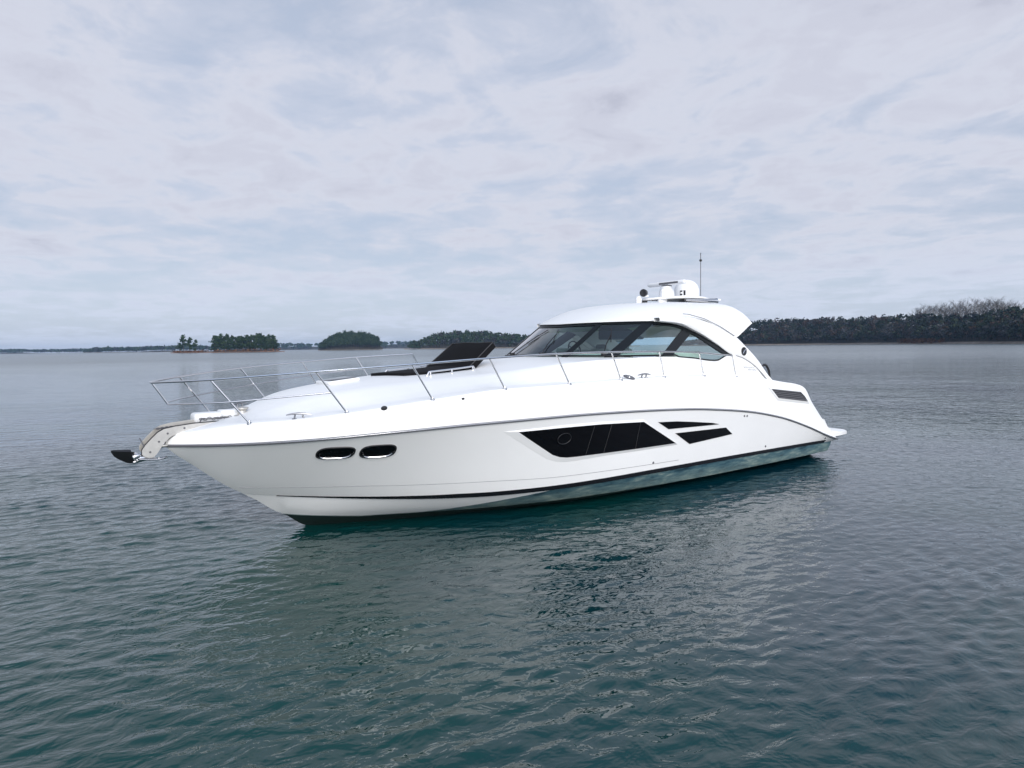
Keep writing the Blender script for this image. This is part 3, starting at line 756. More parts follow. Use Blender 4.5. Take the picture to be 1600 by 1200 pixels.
def cleat(c, ang, tilt=0.0, L=.36):
    m = MB(); d = Vector((math.cos(ang), math.sin(ang), 0)); up = Vector((0, math.sin(tilt), math.cos(tilt)))
    C = Vector(c)
    m.tube([C + d * (t * L / 2) + up * (.075 - .02 * abs(t) ** 2) for t in np.linspace(-1, 1, 11)], .014, 7, rs=[.007, .011, .014, .015, .016, .016, .016, .015, .014, .011, .007])
    for t in (-.28, .28): m.tube([C + d * (t * L / 2 * 1.3), C + d * (t * L / 2) + up * .075], .013, 7)
    for t in (-.3, .3): m.lathe(C + d * (t * L / 2 * 1.2), [(.035, -.01), (.035, .006), (0, .008)], 10)
    return m.build('cleat', cleatsteel, ROOT)
def build_fittings():
    for s in (1, -1):
        cleat((13.50, (yd(13.5) - .08) * s, zd(13.5)), math.atan2((yd(13.3) - yd(13.7)) * s, -.4))
        cleat((7.25, (yd(7.25) - .06) * s, zd(7.25) + .005), 0, .35 * s)
    cleat((1.15, yd(1.15) - .12, zd(1.15) + .02), .2)
    M = Matrix.Rotation(RAD(-22), 3, 'X')
    m = MB(); m.lathe((7.6, yd(7.6) - .10, zd(7.6) + .03), [(.0, .012), (.05, .012), (.105, .008), (.115, 0)], 20, M=M); f = m.build('filler_plate', rubber, ROOT)
    m = MB(); m.lathe((7.6, yd(7.6) - .10, zd(7.6) + .03), [(.0, .02), (.035, .02), (.04, .01)], 14, M=M); m.build('filler_cap', steel, f)
    for x, z in ((12.44, 2.03), (11.27, 2.12)):
        m = MB(); y = bulwark_y(x, z); M = Matrix.Rotation(-math.pi / 2, 3, 'X'); k = 1.0 if x > 12 else .5
        m.lathe((x, y - .005, z), [(0, .03 * k), (.04 * k, .024 * k), (.055 * k, .0)], 12, M=M @ Matrix.Diagonal((1, .65, 1))); m.build('side_light', darkp, ROOT)
    # sun pad: flat black cover with the back rest raised
    P = [(11.45, -.42), (11.24, .42), (10.7, .62), (9.92, .72), (9.86, -.70), (10.35, -.66)]
    def zt_(x, y): return zcen(x) + .055 - .06 * (y / .9) ** 2
    m = MB(); vv, ee, ff, *_ = delaunay_2d_cdt([Vector(p) for p in P] + [Vector((x, y)) for x in np.linspace(10, 11.2, 9) for y in np.linspace(-.35, .35, 5)], [], [list(range(len(P)))], 1, 1e-5)
    m.add([(v.x, v.y, zt_(v.x, v.y)) for v in vv], [tuple(f) for f in ff])
    m.grid([[(x, y, zt_(x, y)) for x, y in P], [(x * 1.0, y * 1.02, zt_(x, y) - .09) for x, y in P]], close=True)
    sp = m.build('sun_pad', blackcloth, ROOT, angle=40)
    m = MB(); a, b = Vector((10.20, 0, 2.44)), Vector((9.50, 0, 2.985)); n = (b - a).cross(Vector((0, 1, 0))).normalized(); n = n if n.x > 0 else -n
    rows = []
    for t in np.linspace(0, 1, 9):
        row = []
        for s_ in np.linspace(-1, 1, 13):
            y = s_ * (.72 - .03 * t); q = a.lerp(b, t); bulge = .035 * (1 - s_ ** 6) * (1 - (2 * t - 1) ** 6) + .006 * math.sin(5 * s_ + 3 * t)
            row.append(Vector((q.x, y, q.z)) + n * bulge)
        rows.append(row)
    m.grid(rows); m.grid([[p - n * (.11 - .0) for p in r] for r in rows])
    e = lambda idx: [[r_[idx] for r_ in rows], [r_[idx] - n * .11 for r_ in rows]]
    m.grid(e(0)); m.grid(e(-1)); m.grid([rows[0], [p - n * .11 for p in rows[0]]]); m.grid([rows[-1], [p - n * .11 for p in rows[-1]]])
    m.build('sun_pad_backrest', blackcloth, ROOT, angle=50, weld=True)
    e_ = MB(); e_.tube([rows[0][k] + n * .004 for k in range(13)] + [r_[-1] + n * .004 for r_ in rows] + [rows[-1][k] + n * .004 for k in reversed(range(13))] + [r_[0] + n * .004 for r_ in reversed(rows)], .010, 6); e_.build('piping', pipem, sp)
    for s in (1, -1):
        g = MB(); X = np.linspace(11.02, 9.95, 16); y0 = .78 * s
        path = [(x, y0, zcen(x) - .055 + .10 * min(1, min(11.02 - x, x - 9.95) / .06)) for x in X]
        g.tube([(11.03, y0, zcen(11.03) - .07)] + path + [(9.94, y0, zcen(9.94) - .07)], .0165, 8)
        for x in (10.92, 10.48, 10.03): g.tube([(x, y0, zcen(x) - .08), (x, y0, zcen(x) + .04)], .018, 8)
        g.build('grab_rail', steel, ROOT)
    # deck hatch forward of the pad
    h = MB(); c = Vector((12.28, .0, zcen(12.28) + .02)); sl = math.atan2(zcen(12.0) - zcen(12.6), .6)
    h.box(c, (.56, .56, .06), bev=.02, ry=sl); hh = h.build('deck_hatch', gel2, ROOT)
    h = MB(); h.box(c + Vector((0, 0, .034)), (.46, .46, .012), bev=.004, ry=sl); h.build('hatch_pane', glass_dark, hh)
    # moulded line at the foot of the trunk
    for s in (1, -1): t = MB(); t.tube(spline([(x, (ytr(x) + .10) * s, zd(x) + (max(zcen(x), zd(x)) - zd(x)) * .60) for x in (12.9, 12.3, 11.7, 11.15, 10.7, 10.2)]), .006, 5); t.build('trunk_seam', fine_line, ROOT)
    # anchor locker lids, windlass, chain
    m = MB(); m.box((14.36, -.20, 1.885), (.42, .30, .15), bev=.05); m.build('chain_locker_lid', gel2, ROOT)
    m = MB(); m.box((14.02, -.22, 1.93), (.30, .26, .10), bev=.03); m.build('washdown_box', gel2, ROOT)
    m = MB(); m.lathe((13.90, .05, 1.87), [(.12, 0), (.12, .03), (.07, .04), (.06, .10), (.10, .13), (.10, .15), (0, .17)], 18); wl = m.build('windlass', dullsteel, ROOT)
    m = MB(); m.lathe((13.95, .33, 1.86), [(.05, 0), (.05, .02), (0, .03)], 12); m.build('foot_switch', rubber, ROOT)
    m = MB(); X = np.linspace(13.95, 15.12, 40)
    for k, x in enumerate(X):
        z = 1.875 + .012 * math.sin(k * 1.9) if x < 14.5 else 1.80 - .02 * (x - 14.5)
        z = max(z - .05 * max(0, x - 14.95), 0)
        A = [(x + .026 * math.cos(a), (.012 * math.sin(a)) * (k % 2), z + .012 * math.sin(a) * (1 - k % 2)) for a in np.linspace(0, 2 * math.pi, 9)]
        m.tube(A, .006, 5, cap=False)
    m.tube([(x, 0, (1.875 if x < 14.5 else 1.80 - .02 * (x - 14.5)) - .05 * max(0, x - 14.95)) for x in X], .009, 5); m.build('anchor_chain', rubber, ROOT)
build_fittings_later = build_fittings
pipem = mat('cushion_piping', (.035, .035, .037), .7)
glass_dark = mat('hatch_glass', (.02, .025, .03), .06)
build_fittings()

def build_anchor():
    top = [(14.25, 1.83), (14.62, 1.825), (14.89, 1.80), (15.03, 1.775), (15.11, 1.73), (15.20, 1.645), (15.285, 1.555), (15.325, 1.49), (15.325, 1.43), (15.285, 1.39), (15.23, 1.375)]
    bot = [(14.25, 1.74), (14.62, 1.74), (14.80, 1.71), (14.93, 1.66), (14.985, 1.62), (15.03, 1.575), (15.08, 1.50), (15.11, 1.455), (15.14, 1.415), (15.17, 1.385), (15.20, 1.375)]
    r = MB()
    for y, dz in ((.085, 0), (-.115, .045)):
        q = []
        for (tx, tz), (bx, bz) in zip(top, bot):
            q.append([(tx, y + .007, tz + dz), (tx, y - .007, tz + dz), (bx, y - .007, bz), (bx, y + .007, bz)])
        r.grid(q, close=True)
    r.grid([[(bx + .01, .08, bz + .03), (bx + .01, -.08, bz + .03)] for bx, bz in bot])
    ar = r.build('anchor_roller', dullsteel, ROOT, angle=30)
    r = MB(); r.tube([(x, .068, z + .004) for x, z in top], .0095, 6); r.build('edge_trim', darkp, ar)
    r = MB(); M = Matrix.Rotation(math.pi / 2, 3, 'X')
    r.lathe((15.24, .07, 1.47), [(.0, .0), (.065, .0), (.03, .07), (.065, .14), (0, .14)], 14, M=M); r.build('roller_wheel', darkp, ar)
    r = MB(); r.tube([(15.30, -.20, 1.64), (15.30, .12, 1.55)], .008, 6); r.build('retaining_pin', rubber, ar)
    for y in (.085, -.085):
        for x, z in ((14.98, 1.71), (15.10, 1.60), (15.22, 1.46), (14.75, 1.77)):
            r = MB(); r.lathe((x, y + (.014 if y > 0 else .007), z), [(0, .005), (.014, .004), (.016, 0)], 8, M=Matrix.Rotation(-math.pi / 2, 3, 'X')); r.build('roller_bolt', rubber, ar)
    a = MB()                                                       # stainless plough anchor stowed in the roller
    a.tube([(14.90, 0, 1.60), (15.10, 0, 1.50), (15.28, 0, 1.415), (15.42, 0, 1.385), (15.48, 0, 1.40)], .03, 8, flat=.45, rs=[.028, .032, .036, .04, .034])
    an = a.build('anchor', steel, ROOT)
    f = MB(); tip = (15.70, 0, 1.50)
    rows = []
    for t in np.linspace(0, 1, 9):
        x = 15.70 - .27 * t; wdt = .135 * math.sin(min(1, t * 1.5 + .02) * math.pi / 2) ** .6 + .012; zr = 1.50 - .03 * t; dz = .15 * min(1, t * 1.3) ** .55 + .01
        rows.append([(x, -wdt, zr + .02), (x, -wdt * .55, zr - dz * .45), (x, 0, zr - dz), (x, wdt * .55, zr - dz * .45), (x, wdt, zr + .02), (x, 0, zr - dz * .3)])
    f.grid(rows, close=True); f.build('anchor_fluke', darkp, an, angle=40)
    c = MB(); c.box((15.41, 0, 1.42), (.10, .30, .06), bev=.02, ry=.35); c.box((15.34, 0, 1.37), (.14, .16, .07), bev=.02, ry=.2); c.box((15.33, 0, 1.345), (.22, .05, .05), bev=.015, ry=.2)
    c.tube([(15.46, .13, 1.44), (15.36, .10, 1.37), (15.1, .03, 1.335), (14.98, 0, 1.355)], .016, 7); c.tube([(15.46, -.13, 1.44), (15.36, -.10, 1.37), (15.1, -.03, 1.335), (14.98, 0, 1.355)], .016, 7)
    c.build('anchor_crown', steel, an)
    e = MB(); e.tube([(15.0, .05, 1.545), (14.99, .05, 1.60), (14.955, .05, 1.66)], .012, 6); e.tube([(15.0, -.05, 1.545), (14.955, -.05, 1.66)], .012, 6); e.box((15.03, 0, 1.53), (.10, .16, .03), bev=.01)
    e.build('bow_eye', dullsteel, ROOT)
build_anchor()

# ------------------------------------------------------------------ saloon seen through the glass
def build_interior():
    m = MB(); rows = []
    for a in np.linspace(0, math.pi, 25):
        s, c = math.sin(a), math.cos(a)
        rows.append([(5.9 + 2.12 * s * k, 1.80 * c * k if k > .5 else 1.80 * c * k, z) for k, z in ((.98, 2.70), (.97, 2.735), (.6, 2.735), (.45, 2.735), (.42, 1.9))])
    m.grid(rows); m.build('dashboard', darkint, ROOT, angle=40)
    m = MB(); m.box((6.35, -.85, 2.25), (.55, 1.25, .95), bev=.06); m.box((6.22, -.85, 2.76), (.24, .6, .10), ry=-.5, bev=.03); hc = m.build('helm_console', darkint, ROOT)
    m = MB(); m.box((6.12, -.85, 2.78), (.02, .5, .07), ry=-.5); m.build('chart_screen', bluescreen, hc)
    m = MB(); pts = [(5.92 + .08 * math.sin(a) * .6, -.95 + .20 * math.cos(a), 2.82 + .19 * math.sin(a)) for a in np.linspace(0, 2 * math.pi, 25)]
    m.tube(pts, .016, 6, cap=False)
    for a in (.5, 2.6, 4.7): m.tube([(5.94, -.95, 2.82), (5.92 + .05 * math.sin(a), -.95 + .20 * math.cos(a), 2.82 + .19 * math.sin(a))], .011, 5)
    m.build('steering_wheel', darkp, hc)
    for y, w_ in ((-.95, .62), (-.2, .60)):
        m = MB(); m.box((5.35, y, 2.42), (.55, w_, .18), bev=.06); m.box((5.08, y, 2.60), (.16, w_, .46), ry=.14, bev=.07); m.box((5.35, y, 1.95), (.2, .2, .8), bev=.03)
        st = m.build('helm_seat', offwhite, ROOT)
        m = MB(); m.box((5.04, y, 2.87), (.12, w_ * .5, .12), bev=.05); m.build('head_rest', greyint, st)
    m = MB(); m.box((4.9, 1.3, 2.15), (.9, .55, 1.2), bev=.05); m.build('wet_bar', offwhite, ROOT)
    m = MB(); m.box((4.3, -1.45, 2.0), (1.9, .65, .5), bev=.08); m.box((4.3, -1.74, 2.4), (1.9, .14, .55), bev=.06); m.build('lounge_sofa', offwhite, ROOT)
    m = MB(); m.box((4.32, -.95, 3.18), (1.2, .45, .27), bev=.04); m.build('overhead_locker', mat('locker_blue', (.03, .075, .11), .5), ROOT)
    # roof posts on the far side read as dark bars through the near glass
    m = MB(); m.box((5.9, 0, 3.42), (.18, 3.2, .07), bev=.02); m.box((4.6, 0, 3.36), (.16, 3.3, .07), bev=.02); m.build('roof_beam', greyint, ROOT)
    # folded outboard grab handle aft of the arch
    g = MB(); g.tube(spline([(2.72, 1.93, 2.36), (2.55, 1.93, 2.40), (2.40, 1.93, 2.25), (2.38, 1.93, 2.05)]), .028, 8); g.build('boarding_handle', darkp, ROOT)
build_interior()

# ------------------------------------------------------------------ lake, shores and woods
def far(px, d, z=0.0):
    p = CAM + d * (F0 + R0 * (px - 800) / FPX); return np.array([p[0], p[1], z])
def wave_height(X, Y):
    """ripples as a sum of many short sine trains: two crossing families, each strong on its own side, and a slow swell"""
    g = np.random.default_rng(11); Z = np.zeros_like(X)
    lat = (X - CAM[0]) * R0[0] + (Y - CAM[1]) * R0[1]
    sd = np.clip((lat + 1.0) / 6.0, 0, 1); sd = sd * sd * (3 - 2 * sd)
    def fam(n, th0, spread, l0, l1, slope):
        out = np.zeros_like(X)
        for i in range(n):
            lam = l0 * (l1 / l0) ** g.uniform(); th = th0 + g.normal() * spread; k = 2 * math.pi / lam
            amp = slope * math.sqrt(2.0 / n) / k
            ph = k * (X * math.cos(th) + Y * math.sin(th)) + g.uniform(0, 6.28)
            out += amp * np.sin(ph)
        return out
    A = fam(30, HEAD + RAD(10), RAD(17), .24, .56, .070)
    B = fam(30, HEAD + RAD(64), RAD(17), .24, .56, .070)
    W = fam(16, HEAD + RAD(30), RAD(45), .15, .25, .058)
    S = fam(8, HEAD + RAD(25), RAD(30), 1.4, 5.0, .022)
    lee = 1 - .48 * np.exp(-(((X - 7.5) / 8.5) ** 4 + ((Y - 3.5) / 4.5) ** 4))        # calmer water in the lee of the hull
    Z = A * (1.05 - .65 * sd) + B * (.35 + .65 * sd) + W + S
    Z = Z * lee
    return Z + 6.0 * np.clip(Z, -.1, .1) ** 2 - .004                  # slightly peaked crests, flatter troughs
def build_water():
    # fine grid near the yacht, ending in the same ring of points as the plain sheet beyond
    nr, na = 600, 1500
    r = WR * np.linspace(0.0, 1, nr); a = np.linspace(0, 2 * math.pi, na, endpoint=False)
    RR, AA = np.meshgrid(r, a, indexing='ij'); X = WC[0] + RR * np.cos(AA); Y = WC[1] + RR * np.sin(AA)
    f = np.clip((WR - RR) / (WR * .42), 0, 1); f = f * f * (3 - 2 * f)
    Z = wave_height(X, Y) * f
    rows = [np.stack([X, Y, Z], -1).reshape(-1, 3)]
    for q in (50, 120, 300, 900, 2500, 6500): rows.append(np.stack([WC[0] + q * np.cos(a), WC[1] + q * np.sin(a), 0 * a], -1))
    V = np.vstack(rows); R_ = nr + 6
    i, j = np.meshgrid(np.arange(R_ - 1), np.arange(na), indexing='ij'); k = (j + 1) % na
    Q = np.stack([i * na + j, (i + 1) * na + j, (i + 1) * na + k, i * na + k], -1).reshape(-1)
    me = bpy.data.meshes.new('water'); me.vertices.add(len(V)); me.vertices.foreach_set('co', V.astype(np.float32).ravel())
    n = len(Q) // 4; me.loops.add(len(Q)); me.loops.foreach_set('vertex_index', Q.astype(np.int32))
    me.polygons.add(n); me.polygons.foreach_set('loop_start', np.arange(0, n * 4, 4, dtype=np.int32))
    me.materials.append(water_material()); me.update(calc_edges=True); me.polygons.foreach_set('use_smooth', [True] * n)
    o = bpy.data.objects.new('water', me); COL.objects.link(o); tag(o, kind='structure')
build_water()

def foliage(name, stops, scale):
    m = bpy.data.materials.new(name); m.use_nodes = True; t = m.node_tree; b = t.nodes['Principled BSDF']
    g = t.nodes.new('ShaderNodeNewGeometry'); f = noise(t, g.outputs['Position'], scale, 3, .6)
    r = t.nodes.new('ShaderNodeMath'); r.operation = 'MULTIPLY_ADD'; t.links.new(g.outputs['Random Per Island'], r.inputs[0]); r.inputs[1].default_value = .4; t.links.new(f, r.inputs[2])
    s = math_node(t, 'SUBTRACT', r.outputs[0], .2)
    t.links.new(ramp(t, s, stops, 'LINEAR'), b.inputs['Base Color']); b.inputs['Roughness'].default_value = .8; b.inputs['Specular IOR Level'].default_value = .15
    return m
pinem = foliage('pine_needles', [(.3, (.011, .026, .012)), (.5, (.024, .050, .020)), (.75, (.055, .082, .030))], .12)
shorem = foliage('shore_pine_needles', [(.3, (.006, .013, .011)), (.5, (.015, .027, .018)), (.75, (.040, .052, .028))], .12)
oakm = foliage('evergreen_leaves', [(.3, (.011, .025, .013)), (.5, (.023, .046, .021)), (.75, (.050, .072, .032))], .12)
twigm = foliage('bare_twigs', [(.3, (.018, .020, .024)), (.5, (.030, .031, .034)), (.75, (.060, .057, .056))], .1)
barkm = mat('bark', (.09, .072, .058), .9, var=.3, vscale=.5)
paleb = mat('pale_bark', (.20, .18, .16), .9, var=.25, vscale=.5)
claym = mat('clay_bank', (.19, .105, .07), .9, var=.35, vscale=.15)
sandm = mat('shore_sand', (.25, .21, .175), .9, var=.3, vscale=.12)
floorm = mat('forest_floor', (.040, .034, .024), .95, var=.3, vscale=.05)
scrubm = foliage('rust_scrub', [(.3, (.06, .030, .016)), (.5, (.13, .055, .026)), (.75, (.20, .11, .055))], .3)
greym = foliage('bare_wood', [(.3, (.022, .026, .030)), (.5, (.045, .048, .052)), (.75, (.095, .092, .09))], .06)
rustm = foliage('dead_leaf', [(.3, (.022, .015, .013)), (.5, (.045, .030, .024)), (.75, (.075, .052, .040))], .2)
rng = np.random.default_rng(5)

def leaf_quads(P, size, flat=.0):
    """one small randomly turned quad at every point"""
    n = len(P); a = rng.normal(size=(n, 3)); a /= np.linalg.norm(a, axis=1)[:, None]
    b = rng.normal(size=(n, 3)); b -= a * (a * b).sum(1)[:, None]; b /= np.linalg.norm(b, axis=1)[:, None]
    s = (size * rng.uniform(.6, 1.35, n))[:, None]; a = a * s; b = b * s * .7
    V = np.empty((n * 4, 3)); V[0::4] = P - a - b; V[1::4] = P + a - b * .6; V[2::4] = P + a * .7 + b; V[3::4] = P - a * .8 + b * .8
    return V
def crown_points(kind, n, h, r):
    """points spread through a crown of height h (base at 0) made of uneven clumps"""
    out = []
    if kind == 'pine':
        k = int(rng.integers(13, 18)); lo = rng.uniform(.14, .32)
        for i in range(k):
            t = lo + (1 - lo) * rng.uniform(0, 1) ** .8; rad = r * min(1.0, (1.06 - t) * 2.3) ** .6 * rng.uniform(.35, 1.0); a = rng.uniform(0, 6.28)
            c = np.array([math.cos(a) * rad, math.sin(a) * rad, t * h]); m = n // k + 1; q = r * rng.uniform(.22, .40)
            out.append(c + rng.normal(size=(m, 3)) * np.array([q, q, h * rng.uniform(.022, .042)]))
        out.append(np.array([0, 0, h * .97]) + rng.normal(size=(n // 25 + 2, 3)) * np.array([r * .10, r * .10, h * .03]))
    else:
        k = 16
        for i in range(k):
            u = rng.normal(size=3); u /= np.linalg.norm(u); u[2] = abs(u[2]) * 1.0 - .25
            c = np.array([u[0] * r * .72, u[1] * r * .72, h * .58 + u[2] * h * .36]) * 1.0
            out.append(c + rng.normal(size=(n // k + 1, 3)) * np.array([r * .26, r * .26, h * .085]))
    return np.vstack(out)
def mesh_np(name, V, nq, mats, mi=None, smooth=False):
    me = bpy.data.meshes.new(name); me.vertices.add(len(V)); me.vertices.foreach_set('co', np.asarray(V, np.float32).ravel())
    me.loops.add(nq * 4); me.loops.foreach_set('vertex_index', np.arange(nq * 4, dtype=np.int32))
    me.polygons.add(nq); me.polygons.foreach_set('loop_start', np.arange(0, nq * 4, 4, dtype=np.int32))
    for m in mats: me.materials.append(m)
    if mi is not None: me.polygons.foreach_set('material_index', np.asarray(mi, np.int32))
    me.update(calc_edges=True); return me
def limbs(m, h, r, bare=False, depth=3):
    lean = rng.normal(size=2) * .02 * h
    trunk = [(lean[0] * t * t, lean[1] * t * t, h * t - .4) for t in np.linspace(0, .96, 7)]
    m.tube(trunk, .1, 7, rs=[h * .017 * (1 - .85 * t) + .02 for t in np.linspace(0, 1, 7)])
    ends = []
    n = 11 if bare else 7
    for i in range(n):
        t = rng.uniform(.32, .9); a = i * 2.4 + rng.normal() * .3; L = r * (1.15 - .5 * t) * rng.uniform(.7, 1.15); b0 = Vector((lean[0] * t * t, lean[1] * t * t, h * t - .4))
        e = b0 + Vector((math.cos(a) * L, math.sin(a) * L, L * (.9 if bare else .35))); mid = b0.lerp(e, .5) + Vector((0, 0, -.08 * L))
        m.tube([b0, mid, e], .05, 5, rs=[h * .006 + .02, h * .004 + .015, .02]); ends.append((b0, e))
        if bare:
            for q in range(5):
                s = rng.uniform(.35, 1); p0 = b0.lerp(e, s); a2 = a + rng.normal() * .8; L2 = L * rng.uniform(.35, .7)
                p1 = p0 + Vector((math.cos(a2) * L2, math.sin(a2) * L2, L2 * rng.uniform(.5, 1.3))); m.tube([p0, p1], .03, 4, rs=[h * .003 + .012, .015]); ends.append((p0, p1))
    return ends
PROTO = {}
def prototypes():
    for k in range(4):
        t = MB(); limbs(t, 18, 3.2); V = leaf_quads(crown_points('pine', 900, 18, 3.8), .70)
        PROTO['pine', k] = (t.build('trunk', barkm), mesh_np('crown', V, len(V) // 4, [pinem]))
    for k in range(4):
        t = MB(); limbs(t, 14, 3.6); V = leaf_quads(crown_points('round', 760, 15, 5.2), .66)
        PROTO['round', k] = (t.build('trunk', barkm), mesh_np('crown', V, len(V) // 4, [oakm]))
    for k in range(4):
        t = MB(); ends = limbs(t, 16, 4.2, bare=True)
        P = []
        for a, b in ends:
            for q in range(4):
                s = rng.uniform(.35, 1.08); p = np.array(a.lerp(b, s)); P.append(p + rng.normal(size=3) * .55)
        P = np.array(P); n = len(P); d = rng.normal(size=(n, 3)); d[:, 2] = abs(d[:, 2]) + .5; d /= np.linalg.norm(d, axis=1)[:, None]
        s = np.cross(d, rng.normal(size=(n, 3))); s /= np.linalg.norm(s, axis=1)[:, None]; d *= rng.uniform(.6, 1.3, n)[:, None]; s *= .035
        V = np.empty((n * 4, 3)); V[0::4] = P - d - s; V[1::4] = P - d + s; V[2::4] = P + d + s * .4; V[3::4] = P + d - s * .4
        PROTO['bare', k] = (t.build('trunk', paleb), mesh_np('crown', V, n, [twigm]))
    for o, me in PROTO.values():
        COL.objects.unlink(o)
prototypes()
NAMES = {'pine': 'pine_tree', 'round': 'broad_tree', 'bare': 'bare_tree'}
def tree(kind, loc, sx, sz, label, group=None, cat='tree'):
    k = int(rng.integers(0, 4)); to, cm = PROTO[kind, k]
    e = empty(NAMES[kind], loc); e.rotation_euler = (0, 0, rng.uniform(0, 6.28)); e.scale = (sx, sx, sz)
    a = bpy.data.objects.new('trunk', to.data); b = bpy.data.objects.new('crown', cm)
    for o in (a, b): COL.objects.link(o); o.parent = e
    return tag(e, label, cat, group)

def mound(name, pxs, dist, depth, hts, m_top, m_shore, shore_h=1.2, shore_w=10, lab=None):
    """a strip of land: water's edge at dist(px), rising inland to hts(px), then falling away again behind"""
    b = MB(); rows = []
    for px in pxs:
        d = dist(px); H_ = hts(px); row = []
        for s, z in ((-1, -.6), (0, -.05), (shore_w * .5, shore_h * .6), (shore_w, shore_h), (depth * .2, shore_h + (H_ - shore_h) * .35), (depth * .55, max(shore_h, H_ * .92)), (depth * .8, max(shore_h, H_)), (depth * 1.3, max(.5, H_ * .8)), (depth * 1.8, -.6)):
            row.append(tuple(far(px, d + s, z + (rng.normal() * .15 if z > 0 else 0))))
        rows.append(row)
    n = len(rows[0]); b.grid(rows); b.mi = [(1 if (i % (n - 1)) < 3 else 0) for i in range(len(b.f))]
    o = b.build(name, [m_top, m_shore], None, angle=60); tag(o, kind='structure'); return o
def ground_h(s, depth, H_, sh=1.2):
    return float(np.interp(s, [0, depth * .2, depth * .55, depth * .8, depth * 1.3, depth * 1.8], [sh, sh + (H_ - sh) * .35, max(sh, H_ * .92), max(sh, H_), max(.5, H_ * .8), 0]))
def wood(name, specs, mats):
    """a far-off wood that reads as one mass: every crown a spray of leaf clumps, every trunk a post"""
    VS = []; MI = []
    for (p, h, r, kind, mi, n, sz) in specs:
        P = crown_points(kind, n, h, r); V = leaf_quads(P, sz) + np.array(p); VS.append(V); MI += [mi] * (len(V) // 4)
        tw = h * .012 + .08; a = rng.uniform(0, 3.14); c, s = math.cos(a) * tw, math.sin(a) * tw
        for c_, s_ in ((c, s), (-s, c)):
            VS.append(np.array([[-c_, -s_, -1], [c_, s_, -1], [c_ * .4, s_ * .4, h * .8], [-c_ * .4, -s_ * .4, h * .8]]) + np.array(p)); MI.append(len(mats) - 1)
    V = np.vstack(VS); me = mesh_np(name, V, len(V) // 4, mats, MI)
    o = bpy.data.objects.new(name, me); COL.objects.link(o); tag(o, kind='stuff'); return o

